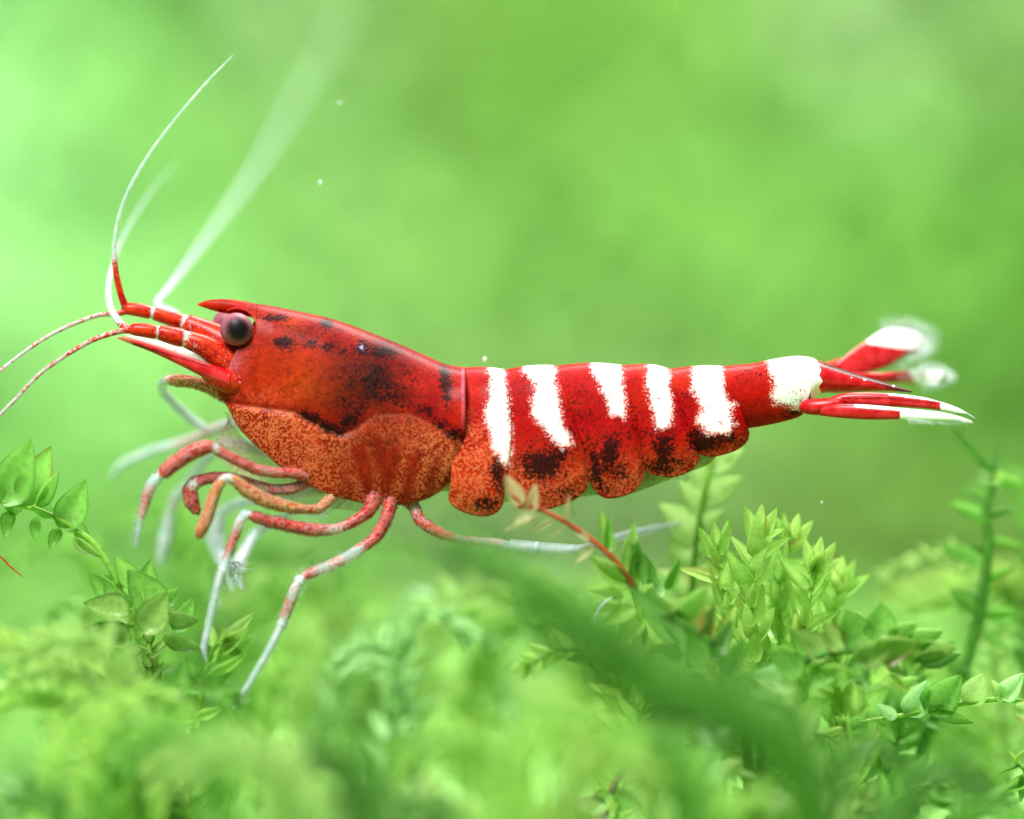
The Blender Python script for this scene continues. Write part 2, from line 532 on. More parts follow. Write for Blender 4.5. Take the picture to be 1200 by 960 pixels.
# abdomen rings
ABT = smooth_poly([(530, 432), (545, 431.5), (570, 432), (590, 433), (612, 431), (650, 428.5), (692, 427), (730, 428), (765, 429), (785, 432), (810, 431), (845, 429), (880, 427.5), (897, 424.5), (930, 419), (950, 419.5), (960, 423)], 150)
SEG = [ # top front, top rear, bottom front, bottom rear, lobe outline, half width
    (536, 592, 526, 593, [(526, 586), (532, 594), (545, 601), (562, 605), (577, 603), (588, 593), (593, 572)], 56, (1.0, 7)),
    (589, 652, 590, 693, [(590, 560), (595, 580), (603, 592), (615, 597), (640, 597), (668, 588), (686, 575), (693, 556)], 57, (1.0, 6)),
    (650, 730, 690, 757, [(690, 552), (694, 570), (702, 580), (714, 584), (735, 580), (750, 568), (757, 550)], 54, (1.0, 4)),
    (728, 785, 750, 821, [(750, 540), (758, 551), (770, 557.5), (790, 559), (810, 551), (821, 538)], 49, (1.0, 3)),
    (783, 848, 802, 878, [(802, 518), (812, 528), (824, 534), (838, 535), (862, 528), (875, 518), (878, 508)], 43, (1.0, 6)),
    (845, 958, 848, 943, [(848, 501), (875, 502), (910, 496), (935, 489), (942, 484), (943, 480)], 36, (1.0, 0)),
]
for si, (tf, tr, bf_, br, lobe, W0, (lift, bulge)) in enumerate(SEG):
    nc = int(max(60, (tr - tf) * 1.1)); nr = 110
    lob = smooth_poly(lobe, 80)
    V = []
    W1 = SEG[si + 1][5] if si < 5 else 26
    for i in range(nc):
        u = i / (nc - 1)
        xt = tf + (tr - tf) * u; xb = bf_ + (br - bf_) * u
        T = interp(xt, ABT); B = interp(xb, lob)
        rise = 3.0 * math.sin(math.pi * min(1, u * 0.9 + 0.02)) ** 0.7 - 1.2
        Wd = W0 + (W1 - W0) * u + 3.2 * sstep(0.35, 0.9, u) - 2.0 * sstep(0.93, 1.0, u)
        if si == 5: Wd = W0 + (22 - W0) * u ** 1.5
        # ring edges bend backwards lower down
        am = 1.95 if si < 5 else 2.75
        hv = (B - T) / (1 - math.cos(am))
        for j in range(nr):
            jj = min(j, nr - 5)
            a = am * jj / (nr - 5)
            fr = (1 - math.cos(a)) / (1 - math.cos(am))
            y = T + (B - T) * fr - rise * math.cos(a) * (1 - fr)
            x = xt + (xb - xt) * fr ** 1.4 + bulge * math.sin(math.pi * fr) * u
            s = max(0.0, math.sin(a))
            dep = Wd * s ** 0.85
            if si < 5:
                # side flap: rounded cushion near its lower edge
                dep += 3 * math.sin(math.pi * min(1, max(0, (fr - 0.45) / 0.55))) * math.sin(math.pi * u) ** 0.6
                dep -= 2.2 * sstep(0.85, 1.0, fr)
            if j > jj:
                q = j - jj; dep = max(0.5, dep - q * 3.0); y -= q * 0.7
            V.append((x, y, -dep))
    # fold the rear edge inwards
    last = np.array(V[-nr:]); lip = last.copy(); lip[:, 0] -= 2.5; lip[:, 2] *= 0.93; lip[:, 1] += 2.0 * (1 - np.linspace(0, 1, nr))
    V = np.vstack([np.array(V), lip])
    acc.add(V, grid_faces(nc + 1, nr), si + 1)
    V2 = V.copy(); V2[:, 2] *= -1
    acc.add(V2, grid_faces(nc + 1, nr, True), si + 1)

# inner body running from the head to the tail
cx = np.linspace(246, 950, 180)
CT = [(246, 398), (262, 396), (285, 400), (300, 372), (345, 372), (430, 396), (520, 433), (560, 438), (700, 435), (850, 436), (940, 428), (950, 432)]
CB = [(246, 452), (262, 464), (285, 492), (320, 530), (380, 566), (450, 580), (520, 575), (560, 588), (640, 588), (700, 580), (740, 579), (790, 560), (830, 545), (855, 520), (880, 498), (940, 483), (950, 478)]
CW = [(246, 16), (262, 28), (300, 38), (440, 52), (540, 46), (640, 40), (760, 38), (860, 32), (950, 16)]
V = []; nr = 48
for x in cx:
    T, B, W = interp(x, CT), interp(x, CB), interp(x, CW)
    for j in range(nr):
        a = 2 * math.pi * j / nr
        low = 0.55 if math.cos(a) < -0.4 and x > 520 else 1.0
        V.append((x, (T + B) / 2 - (B - T) / 2 * math.cos(a), -W * low * math.sin(a)))
V = np.array(V); F = []
for i in range(len(cx) - 1):
    for j in range(nr):
        F.append((i * nr + j, (i + 1) * nr + j, (i + 1) * nr + (j + 1) % nr, i * nr + (j + 1) % nr))
F.append(tuple(range(nr))[::-1]); F.append(tuple((len(cx) - 1) * nr + j for j in range(nr)))
acc.add(V, F, 10)

# pointed beak over the eyes
def loft(stations, n=40, nr=20, power=1.0):
    """stations: (x_top, y_top, x_bottom, y_bottom, half thickness, depth)"""
    s = catmull(stations, n)
    V = []
    for (x1, y1, x2, y2, W, d) in s:
        for j in range(nr):
            a = 2 * math.pi * j / nr
            c = math.cos(a)
            V.append(((x1 + x2) / 2 + (x1 - x2) / 2 * c, (y1 + y2) / 2 + (y1 - y2) / 2 * c, d - max(W, 0.2) * math.sin(a)))
    F = []
    for i in range(n - 1):
        for j in range(nr):
            F.append((i * nr + j, (i + 1) * nr + j, (i + 1) * nr + (j + 1) % nr, i * nr + (j + 1) % nr))
    F.append(tuple(range(nr))[::-1]); F.append(tuple((n - 1) * nr + j for j in range(nr)))
    return np.array(V), F, s
V, F, _ = loft([(231, 356.5, 231, 357.5, 1, 0), (243, 352, 246, 363, 4, 0), (262, 350.5, 262, 367, 7, 0), (285, 353, 285, 370, 11, 0), (305, 357, 305, 375, 17, 0), (340, 364, 345, 386, 22, 0)], 50, 24)
acc.add(V, F, 11)

A = np.vstack(acc.v); LAY = np.concatenate(acc.lay)
ax, ay = A[:, 0], A[:, 1]
# ---- pigment and small highlights painted on the shell
def poly_mask(pts, soft):
    p = np.array(pts, float)
    inside = np.zeros(len(ax), bool); dist = np.full(len(ax), 1e9)
    for i in range(len(p)):
        x1, y1 = p[i]; x2, y2 = p[(i + 1) % len(p)]
        cond = ((y1 > ay) != (y2 > ay)) & (ax < (x2 - x1) * (ay - y1) / (y2 - y1 + 1e-12) + x1)
        inside ^= cond
        dx, dy = x2 - x1, y2 - y1
        t = np.clip(((ax - x1) * dx + (ay - y1) * dy) / (dx * dx + dy * dy + 1e-9), 0, 1)
        dist = np.minimum(dist, np.hypot(ax - x1 - t * dx, ay - y1 - t * dy))
    sd = np.where(inside, dist, -dist)
    return sstep(-soft, soft, sd)
def blob(x, y, rx, ry, rot=0.0, amp=1.0):
    c, s = math.cos(math.radians(rot)), math.sin(math.radians(rot))
    dx, dy = ax - x, ay - y
    u = (dx * c + dy * s) / rx; v = (-dx * s + dy * c) / ry
    return amp * np.exp(-(u * u + v * v) * 0.9)
seg = (LAY >= 1) & (LAY <= 6)
white = np.zeros(len(ax))
for pts, soft in (
    ([(569, 415), (591, 415), (592, 440), (597, 470), (600, 500), (599, 535), (596, 548), (588, 543), (577, 525), (570, 500), (567, 480), (573, 462), (572, 440)], 8),
    ([(612, 415), (651, 415), (651, 440), (655, 470), (661, 500), (671, 520), (660, 526), (640, 508), (622, 486), (622, 470), (627, 452), (612, 436)], 8),
    ([(692, 410), (728, 410), (730, 440), (733, 470), (733, 491), (714, 487), (708, 465), (700, 446), (692, 434)], 8),
    ([(760, 410), (784, 410), (786, 450), (789, 480), (788, 500), (770, 504), (764, 480), (757, 456), (757, 440)], 8),
    ([(818, 410), (846, 410), (848, 445), (852, 468), (863, 474), (856, 484), (863, 497), (852, 510), (826, 508), (816, 494), (822, 478), (810, 456), (810, 440)], 8),
    ([(896, 405), (958, 405), (960, 428), (963, 446), (959, 462), (950, 476), (940, 482), (926, 478), (907, 473), (902, 466), (908, 452), (900, 438)], 8),
):
    white = np.maximum(white, poly_mask(pts, soft))
white *= seg
black = np.zeros(len(ax))
for b in ((523, 448, 7, 26, -8, 1.0), (450, 412, 17, 9, 8, 1.0), (424, 408, 10, 10, 0, 1.0), (333, 402, 15, 9, 12, 1.0), (322, 372, 16, 5, 0, .95),
          (383, 379, 8, 7, 0, .95), (386, 407, 12, 7, 0, .8), (402, 413, 10, 6, 0, .75), (362, 404, 11, 7, 0, .65), (365, 490, 18, 8, 25, 1.0), (388, 502, 20, 8, 18, 1.05),
          (409, 494, 14, 9, -35, 1.05), (424, 478, 13, 9, -55, .8), (500, 482, 13, 7, 15, .85), (517, 497, 13, 7, 35, .9), (533, 510, 14, 7, 25, 1.0),
          (440, 450, 38, 32, 0, .58), (462, 465, 28, 24, 0, .58), (420, 440, 22, 28, 0, .5), (478, 440, 22, 20, 0, .36), (405, 475, 24, 16, 0, .5), (355, 388, 40, 9, 8, .34)):
    black = np.maximum(black, blob(*b) * (LAY == 0))
for b in ((583, 556, 8, 22, -8, .95), (570, 590, 13, 9, -15, .85), (637, 545, 22, 16, 0, 1.1), (622, 536, 13, 8, 0, .8), (656, 534, 11, 12, 0, .85), (645, 520, 26, 12, 0, .4), (665, 575, 20, 10, -20, .45),
          (698, 548, 8, 24, -12, 1.0), (714, 535, 11, 22, 10, 1.0), (722, 552, 13, 10, 0, .8), (705, 520, 28, 12, 0, .5), (708, 572, 12, 8, 0, .5),
          (778, 528, 10, 26, 0, 1.0), (770, 545, 14, 9, 0, .8), (792, 540, 16, 8, 0, .55), (762, 510, 18, 12, 0, .4),
          (828, 518, 18, 10, -8, 1.1), (848, 514, 18, 8, -14, .9), (816, 510, 9, 10, 0, .75), (862, 520, 10, 5, -20, .4),
          (675, 490, 20, 30, 0, .35), (740, 500, 16, 30, 0, .35), (880, 435, 20, 8, 0, .35), (932, 484, 10, 5, -10, .6), (800, 480, 12, 30, 0, .3), (610, 450, 12, 14, 0, .28)):
    b = (b[0], b[1], b[2] * 1.2, b[3] * 1.2, b[4], b[5] * 1.06)
    black = np.maximum(black, blob(*b) * seg)
black = np.where(white > 0.5, black * 0.3, black)
line = np.interp(ax, [262, 300, 345, 372, 398, 412, 440, 480, 515, 546], [470, 478, 484, 499, 511, 507, 488, 487, 502, 522])
soft = 3 + 12 * sstep(405, 440, ax) * sstep(540, 500, ax)
gill = sstep(-soft * 0.7, soft * 1.3, ay - line) * (LAY == 0)
speck = np.zeros(len(ax))
ribs = 0.5 + 0.5 * np.cos((ax - 455 + (ay - 560) * 0.25 * np.sign(ax - 455)) * 0.24)
speck = np.where(gill > 0, gill * np.clip(0.95 - blob(440, 525, 45, 45, 0, .7) - 0.75 * ribs * sstep(390, 420, ax) * sstep(515, 540, ay) + blob(520, 545, 30, 40, 0, .3), 0.08, 1), 0)
low = np.interp(ax, [540, 600, 700, 800, 870], [470, 540, 545, 535, 515])
speck = np.maximum(speck, seg * sstep(-20, 28, ay - low) * 0.85 * (LAY < 6))
speck = np.maximum(speck, seg * (LAY == 1) * sstep(478, 530, ay) * 0.8)
speck = np.maximum(speck, blob(310, 465, 40, 12, 0, .35) * (LAY == 0))

red = np.array(lin(170, 4, 3)); orange = np.array(lin(198, 54, 3)); rust = np.array(lin(166, 38, 12))
col = np.tile(red, (len(ax), 1))
def tint(mask, c):
    global col
    mk = np.clip(mask, 0, 1)[:, None]
    col = col * (1 - mk) + np.array(c) * mk
car = (LAY == 0)
tint(blob(345, 438, 80, 42, 12, .95) * car, orange)
tint(blob(415, 458, 50, 36, 0, .7) * car, lin(136, 44, 5))
tint(blob(405, 392, 85, 15, 13, .75) * car, lin(112, 16, 9))
tint(blob(440, 452, 50, 48, 0, .97) * car, lin(64, 14, 4))
tint(blob(362, 452, 22, 16, 0, .6) * car, lin(206, 74, 6))
tint(blob(384, 440, 16, 30, 20, .5) * car, lin(120, 30, 6))
tint(blob(318, 440, 10, 34, 30, .35) * car, lin(150, 30, 6))
tint(blob(495, 445, 22, 32, 0, .7) * car, lin(190, 30, 22))
tint(blob(350, 382, 50, 12, 10, .6) * car, lin(150, 28, 22))
tint(blob(345, 378, 12, 9, 0, .7) * car, lin(214, 70, 24))
tint(blob(410, 392, 45, 14, 14, .6) * car, lin(170, 20, 18))
tint(gill * 0.95, rust)
tint(blob(440, 515, 46, 36, 0, .95) * gill, lin(134, 30, 7))
tint(gill * 0.8 * ribs * sstep(390, 420, ax) * sstep(510, 540, ay), lin(150, 22, 8))
tint(seg * sstep(500, 540, ay) * 0.7, lin(184, 44, 12))
tint(seg * (LAY == 6) * 0.5, lin(192, 24, 10))
tint(seg * sstep(-14, 0, ay - np.interp(ax, [527, 545, 562, 580, 593, 605, 640, 690, 714, 756, 790, 821, 838, 878], [586, 600, 605, 600, 585, 596, 597, 576, 584, 560, 559, 545, 535, 515])) * 0.8, lin(168, 26, 10))
# highlight line painted along the carapace rear edge, pale edges of bands
edge1 = np.exp(-((ax - 542.5) / 1.6) ** 2) * car * sstep(428, 436, ay) * sstep(512, 480, ay)
tint(edge1 * 0.85, lin(232, 120, 150))
seamline = np.exp(-((ay - line) / 1.5) ** 2) * car * sstep(285, 300, ax)
tint(seamline * np.where(ax < 415, 0.45, 0.2), lin(226, 150, 110))
# antenna base membrane
tint(blob(268, 424, 14, 22, 25, .8) * car, lin(226, 110, 120))
tint((LAY == 10) * (ax < 300) * 0.6, lin(214, 60, 60))
tint((LAY == 10) * (ax > 520) * 0.9, lin(206, 222, 178))
tint((LAY == 11) * 0.7, lin(190, 26, 8))
tint((LAY == 11) * blob(245, 356, 20, 5), lin(204, 44, 12))
# pale glint painted into the colour of the purple spot
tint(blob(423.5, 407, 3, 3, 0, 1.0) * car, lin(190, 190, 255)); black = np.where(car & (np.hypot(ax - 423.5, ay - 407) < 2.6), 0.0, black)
col = col * np.where(car | (LAY >= 10), 0.60, 0.80)[:, None]
A[:, 2] += BODY_D
body = link_mesh('body', Parr(A), acc.f, M_SHELL, shrimp, attrs={'col': col, 'white': white, 'black': black, 'speck': speck})

# ---- eyes
def eye(px, py, d, r, face):
    V = []; F = []; pup = []
    nu, nv = 32, 20
    f = Vector(face).normalized()
    for i in range(nv + 1):
        th = math.pi * i / nv
        for j in range(nu):
            ph = 2 * math.pi * j / nu
            n = Vector((math.sin(th) * math.cos(ph), math.cos(th), math.sin(th) * math.sin(ph)))
            V.append((px + n.x * r, py - n.z * r, d + n.y * r * 0.9)); pup.append(max(0, n.dot(f)))
    for i in range(nv):
        for j in range(nu):
            F.append((i * nu + j, i * nu + (j + 1) % nu, (i + 1) * nu + (j + 1) % nu, (i + 1) * nu + j))
    e = link_mesh('eye', Parr(V), F, M_EYE, shrimp, attrs={'pupil': pup})
    return e
e1 = eye(277, 386, -34, 19.5, (0.12, -1, 0.02))
e2 = eye(266, 379, 36, 17, (0, 1, 0))
def tube_data(pts, n, nr=10, cap=True, tension=1.0):
    """pts rows: x, y, depth, radius, extra attribute columns..."""
    s = catmull(pts, n, tension)
    P3 = Parr(s[:, :3]); R = np.maximum(s[:, 3], 0.25) * PX
    tang = np.gradient(P3, axis=0); tang /= np.linalg.norm(tang, axis=1)[:, None] + 1e-12
    up = np.array([0.0, -1.0, 0.0])
    V = []; at = []
    for i in range(n):
        t = tang[i]
        u = up - t * up.dot(t)
        if np.linalg.norm(u) < 0.1: u = np.array([0, 0, 1.0]) - t * t[2]
        u /= np.linalg.norm(u); w = np.cross(t, u); up = u
        for j in range(nr):
            a = 2 * math.pi * j / nr
            V.append(P3[i] + R[i] * (math.cos(a) * u + math.sin(a) * w)); at.append(s[i, 4:])
    F = []
    for i in range(n - 1):
        for j in range(nr):
            F.append((i * nr + j, (i + 1) * nr + j, (i + 1) * nr + (j + 1) % nr, i * nr + (j + 1) % nr))
    if cap:
        V.append(P3[0] - tang[0] * R[0] * 0.7); at.append(s[0, 4:])
        V.append(P3[-1] + tang[-1] * R[-1] * 0.9); at.append(s[-1, 4:])
        a, b = len(V) - 2, len(V) - 1
        for j in range(nr):
            F.append((a, j, (j + 1) % nr)); F.append((b, (n - 1) * nr + (j + 1) % nr, (n - 1) * nr + j))
    return np.array(V), F, np.array(at)

def limb(name, pts, mat, parent=shrimp, n=None, nr=14, label=None, skin=None):
    """pts rows: x, y, depth, radius, red, clear"""
    L = sum(math.hypot(b[0] - a[0], b[1] - a[1]) for a, b in zip(pts, pts[1:]))
    n = n or max(24, int(L / 3))
    skin = skin if skin is not None else name in ('walking_leg', 'mouth_leg')
    if skin:
        pts = [(p[0], p[1], p[2], p[3] * 0.88, p[4], p[5]) for p in pts]
        core = [(p[0], p[1], p[2], p[3] * (0.84 if p[4] > .15 else 0.55), p[4], p[5]) for p in pts]
        V1, F1, a1 = tube_data(core, n, nr, True, 0.45)
        V2, F2, a2 = tube_data(pts, n, nr, True, 0.45)
        a2 = a2.copy(); solid = a2[:, 1] < 0.12
        a2[:, 1] = np.where((a2[:, 0] < .15) & solid, 0.2, np.where(a2[:, 0] < .15, np.maximum(a2[:, 1], .6), 0.92)); a2[:, 0] = np.clip(a2[:, 0], 0, 1) * 0.5
        V = np.vstack([V1, V2]); F = F1 + [tuple(i + len(V1) for i in f) for f in F2]; at = np.vstack([a1, a2])
    else:
        V, F, at = tube_data(pts, n, nr)
    o = link_mesh(name, V, F, mat, parent, origin=shrimp.location, attrs={'red': np.clip(at[:, 0], 0, 1.2), 'clear': np.clip(at[:, 1], 0, 1)})
    if label: o['label'] = label
    return o

# eyestalks
limb('eyestalk', [(297, 397, -22, 10, .9, 0), (288, 392, -28, 12, .8, 0), (281, 389, -33, 13, .6, 0)], M_LIMB)
limb('eyestalk', [(292, 395, 22, 9, .9, 0), (274, 385, 32, 11, .6, 0)], M_LIMB)

# ---- feelers
def bead_path(pts): return pts
pedA = limb('antennule_stalk', [(296, 420, 2, 26, 1, 0), (264, 403, 4, 21, 1, .1), (240, 389, 6, 15, 1, .1), (220, 380, 8, 12, .8, .2), (214, 377, 8, 8.8, .4, .3), (209, 376, 8, 9.6, 1, .2), (196, 372, 8, 9, 1, .1), (183, 368, 8, 8.2, .9, .2), (178.5, 366.5, 8, 6.6, .2, .3), (174, 366, 8, 8, 1, .1), (160, 363, 8, 8, 1, .1), (148, 362, 8, 7, 1, .2), (145, 362, 8, 4, .7, .2)], M_LIMB, n=90)
pedB = limb('antennule_stalk', [(292, 438, -12, 22, 1, 0), (264, 421, -18, 18, .9, .1), (240, 406, -22, 13.5, 1, .1), (222, 399, -22, 11, .7, .2), (217, 397, -22, 9.5, .3, .4), (212, 396, -22, 11, 1, .1), (200, 393, -22, 10.5, 1, .1), (188, 390, -22, 9, .9, .2), (185, 389.5, -22, 7.4, .2, .4), (181, 389, -22, 8.6, 1, .1), (168, 387, -22, 8.4, 1, .1), (156, 386, -22, 7, 1, .2), (151, 385, -22, 4, .7, .3)], M_LIMB, n=90)
limb('antenna', [(147, 360, 8, 4.6, 1.1, .1), (141, 343, 6, 4.0, 1.1, .1), (136, 320, 4, 3.6, .9, .2), (134, 300, 2, 3.3, .4, .3), (134, 284, 0, 2.9, .15, .5), (140, 252, -4, 2.5, 0, .5), (153, 218, -8, 2.3, 0, .5), (176, 179, -8, 2.1, 0, .55), (206, 139, -6, 1.8, 0, .55), (241, 98, -4, 1.6, 0, .5), (273, 65, 0, .8, 0, .6)], M_LIMB, nr=10)
limb('antenna', [(153, 387, -20, 5, .9, .1), (142, 380, -16, 4.4, .5, .2), (131, 364, 0, 4, .15, .3), (127, 345, 30, 3.8, 0, .35), (130, 318, 80, 3.0, 0, .6), (141, 285, 130, 2.7, 0, .7), (160, 250, 180, 2.5, 0, .75), (182, 218, 230, 2.2, 0, .8), (206, 190, 280, 1.4, 0, .85)], M_LIMB, nr=10)
limb('antenna', [(268, 430, 50, 7, .8, 0), (235, 395, 66, 5, .4, .2), (205, 368, 85, 4.5, .1, .3), (184, 357, 100, 4.5, 0, .4), (196, 340, 140, 4.4, 0, .45), (216, 314, 230, 4.2, 0, .5), (250, 268, 400, 4.2, 0, .6), (300, 198, 660, 4.2, 0, .65), (340, 130, 930, 4.2, 0, .75), (386, 52, 1250, 4, 0, .82), (410, 0, 1500, 3.5, 0, .85)], M_LIMB, nr=10)
limb('antenna', [(150, 365, 8, 3.8, .9, .1), (135, 368, 6, 3.2, .55, .2), (110, 371, 0, 2.8, .5, .3), (62, 391, -10, 2.5, .45, .35), (20, 419, -20, 2.3, .4, .35), (-15, 448, -30, 2, .3, .4), (-60, 490, -40, 1.2, .2, .5)], M_LIMB, nr=10)
limb('antenna', [(152, 387, -22, 4.2, .9, .1), (138, 389, -24, 3.4, .6, .2), (102, 402, -30, 3.0, .55, .3), (52, 434, -36, 2.6, .5, .35), (20, 466, -40, 2.4, .45, .35), (-12, 500, -44, 2.2, .4, .4), (-50, 550, -50, 1.2, .3, .5)], M_LIMB, nr=10)

def blade(name, stations, white_f, clear_f, black_f=None, n=60, nr=24, parent=shrimp, mat=None):
    V, F, s = loft(stations, n, nr)
    x, y = V[:, 0], V[:, 1]
    t = np.repeat(np.linspace(0, 1, n), nr)
    z = np.zeros(len(V))
    at = {'white': white_f(x, y, t) + z, 'clear': np.clip(clear_f(x, y, t) + z, 0, 1), 'black': (black_f(x, y, t) if black_f else 0) + z}
    return link_mesh(name, Parr(V), F, mat or M_FIN, parent, origin=shrimp.location, attrs=at)
# scale of the feeler, a long blade with a clear tip and a painted white highlight line
blade('antennal_scale', [(138, 395, 138, 397, 1, -40), (150, 395.5, 152, 403, 3, -40), (175, 402, 178, 413, 5, -40), (210, 414, 212, 429, 6, -40), (245, 426, 243, 445, 8, -38), (270, 434, 268, 457, 12, -34)],
      lambda x, y, t: 0.3 * np.exp(-((y - (398 + (x - 150) * 0.305)) / 2.2) ** 2), lambda x, y, t: 0.35 * (t < 0.12), lambda x, y, t: 0.75 * np.exp(-((y - (401 + (x - 150) * 0.305)) / 2.0) ** 2) * (t > .1) * (t < .85))
blade('antennal_scale', [(146, 392, 146, 394, 1, 22), (175, 397, 178, 406, 4, 24), (210, 407, 212, 420, 6, 26), (262, 420, 262, 440, 9, 30)],
      lambda x, y, t: 0.6, lambda x, y, t: 0.25)
limb('antenna_base', [(284, 450, -24, 16, .9, 0), (266, 446, -30, 15, 1, 0), (250, 444, -32, 10, .9, 0), (240, 442, -32, 5, .8, 0)], M_LIMB)
# mouth leg reaching forward then bent back
limb('mouth_leg', [(285, 470, -12, 13, 1, 0), (262, 462, -14, 12, 1, 0), (246, 454, -14, 10, 1, 0), (222, 447, -12, 9.5, 1, 0), (206, 446, -8, 9, .9, 0), (197, 446, 4, 8, .2, .1), (190, 450, 30, 7.5, 0, .15), (191, 460, 60, 7.5, 0, .15), (205, 475, 100, 7.5, 0, .2), (222, 490, 120, 7.5, 0, .2), (240, 503, 130, 6.5, 0, .25)], M_GOLD)

# ---- tail
blade('telson', [(950, 420, 950, 477, 26, 0), (960, 423, 962, 462, 24, 0), (980, 430, 985, 461, 21, 0), (1010, 440, 1012, 459.5, 16, 0), (1040, 449, 1040, 459, 11, 0), (1062, 456, 1062, 460, 7, 0), (1069, 458.5, 1069, 460.5, 3, 0)],
      lambda x, y, t: sstep(3, -2, x - np.interp(y, [418, 425, 434, 440, 447, 453, 460, 470], [958, 957, 962, 959, 964, 959, 962, 952])) + 0.9 * (np.hypot((x - 1013) / 1.5, (y - 445) / 1.2) < 1) + 0.7 * (np.hypot(x - 1047, y - 452.5) < 1.4) + 0.6 * (np.hypot(x - 998, y - 442.5) < 1.2), lambda x, y, t: 0.0,
      lambda x, y, t: 0.78 * sstep(13.0, 3.5, y - (419.5 + (x - 955) * 0.335)) * sstep(958, 968, x), n=120, nr=64)
limb('tail_fin_base', [(936, 474, -10, 7, 1.2, 0), (950, 477, -20, 9.5, 1.2, 0), (968, 476, -26, 9.5, 1.2, 0), (986, 472, -30, 6.5, .9, .1)], M_FIN)
limb('tail_fin_base', [(945, 455, 14, 12, 1, 0), (965, 440, 45, 13, 1, 0), (985, 430, 90, 10, 1, 0)], M_FIN)
ue = blade('tail_fin', [(962, 476, 960, 487, 4, -30), (985, 473.5, 985, 490, 5, -40), (1020, 475, 1020, 492, 5, -52), (1060, 479, 1060, 491.5, 4, -60), (1100, 483, 1098, 492.5, 3, -66), (1125, 488.5, 1122, 493, 2, -68), (1139, 493.5, 1139, 494.5, 1, -70)],
      lambda x, y, t: np.maximum(sstep(1052, 1058, x), 0.6 * sstep(477.0, 475.6, y - (x - 985) * 0.08) * (x > 1000)), lambda x, y, t: 0.55 * sstep(1105, 1139, x), lambda x, y, t: 0.55 * np.exp(-((y - (479.5 + (x - 985) * 0.07)) / 1.6) ** 2) * (x > 990) * (x < 1060), n=120, nr=40)
un = blade('tail_fin', [(968, 468, 968, 478, 4, -22), (990, 461, 990, 475, 5, -26), (1030, 460.5, 1030, 476, 5, -34), (1075, 464.5, 1075, 478, 4, -40), (1105, 472, 1105, 481, 3, -44), (1122, 478, 1120, 483.5, 2, -46), (1133, 484, 1133, 485, 1, -48)],
      lambda x, y, t: np.maximum(sstep(1098, 1106, x), 0.6 * sstep(463.8, 462.8, y - np.maximum(0, x - 1040) * 0.13) * (x > 1040)), lambda x, y, t: 0.55 * sstep(1104, 1125, x), lambda x, y, t: 0.62 * np.exp(-((y - (466.8 + np.maximum(0, x - 1040) * 0.10)) / 2.2) ** 2) * (x > 985) * (x < 1098), n=120, nr=40)
# far pair, spread upwards behind
fe = blade('tail_fin', [(980, 426, 992, 440, 4, 55), (1000, 410, 1018, 436, 6, 80), (1018, 398, 1040, 429, 7, 105), (1035, 388, 1062, 415, 6, 130), (1058, 385, 1076, 411, 5, 145), (1076, 390, 1082, 408, 4, 155), (1084, 397, 1085, 403, 2, 158)],
      lambda x, y, t: sstep(-2, 4, 404 + (x - 1018) * 0.14 - y) * sstep(1012, 1020, x), lambda x, y, t: 0.15 * sstep(0.9, 1, t), lambda x, y, t: 0.0, n=100, nr=48)
fn = blade('tail_fin', [(985, 436, 985, 446, 4, 37), (1015, 437, 1015, 447, 5, 62), (1050, 436, 1050, 449, 6, 86), (1080, 432, 1080, 449.5, 5, 170), (1100, 434, 1098, 448, 4, 114), (1110, 440, 1110, 443, 2, 117)],
      lambda x, y, t: sstep(1062, 1074, x + (440 - y) * 0.7), lambda x, y, t: 0.15 * sstep(1090, 1110, x), lambda x, y, t: 0.0, n=100, nr=40)

def hairs(name, parent, roots, mat=M_HAIR):
    """roots: list of (x, y, d, dx, dy, dd, radius)"""
    V = []; F = []
    for (x, y, d, dx, dy, dd, r) in roots:
        b = P(x, y, d); t = P(x + dx, y + dy, d + dd)
        ax_ = (t - b).normalized(); u = ax_.cross(Vector((0, 1, 0.01))).normalized(); w = ax_.cross(u)
        n0 = len(V)
        for k in range(3):
            a = k * 2.094
            V.append(b + (u * math.cos(a) + w * math.sin(a)) * r * PX)
        V.append(t)
        F += [(n0, n0 + 1, n0 + 3), (n0 + 1, n0 + 2, n0 + 3), (n0 + 2, n0, n0 + 3)]
    o = link_mesh(name, [tuple(v) for v in V], F, mat, parent, origin=shrimp.location, smooth=False)
    o['kind'] = 'stuff'
    return o
rng = random.Random(3)
rt = []
for k in range(46):
    x = 1062 + k * 1.65; y = interp(x, [(1060, 491), (1098, 492), (1122, 492.5), (1139, 494)])
    rt.append((x, y - .5, -64, 5 + rng.uniform(0, 3), 7 + rng.uniform(0, 3) - k * 0.08, -4, .45))
hairs('fringe', ue, rt)
rt = []
for k in range(40):
    t = k / 39; x = 1090 + 44 * t; y = interp(x, [(1090, 469), (1105, 472), (1122, 478), (1134, 484.5)])
    rt.append((x, y, -44, 9 + 3 * rng.random(), 2 + 5 * t, 0, .45))
hairs('fringe', un, rt)
def arc_fringe(parent, pts, cx_, cy_, length, n):
    s = catmull(pts, n); r = []
    for (x, y, d) in s:
        v = Vector((x - cx_, y - cy_)).normalized()
        l = length * rng.uniform(.8, 1.1)
        r.append((x, y, d, v.x * l + rng.uniform(-2, 2), v.y * l + rng.uniform(-2, 2), rng.uniform(-3, 3), .5))
    hairs('fringe', parent, r)
arc_fringe(fe, [(1035, 389, 131), (1058, 385, 145), (1076, 390, 155), (1084, 398, 158), (1080, 409, 151), (1060, 416, 133), (1040, 428, 108)], 1040, 404, 22, 110)
arc_fringe(fn, [(1078, 432, 105), (1098, 434, 113), (1110, 441, 117), (1098, 448, 114), (1080, 449, 106)], 1080, 441, 15, 80)

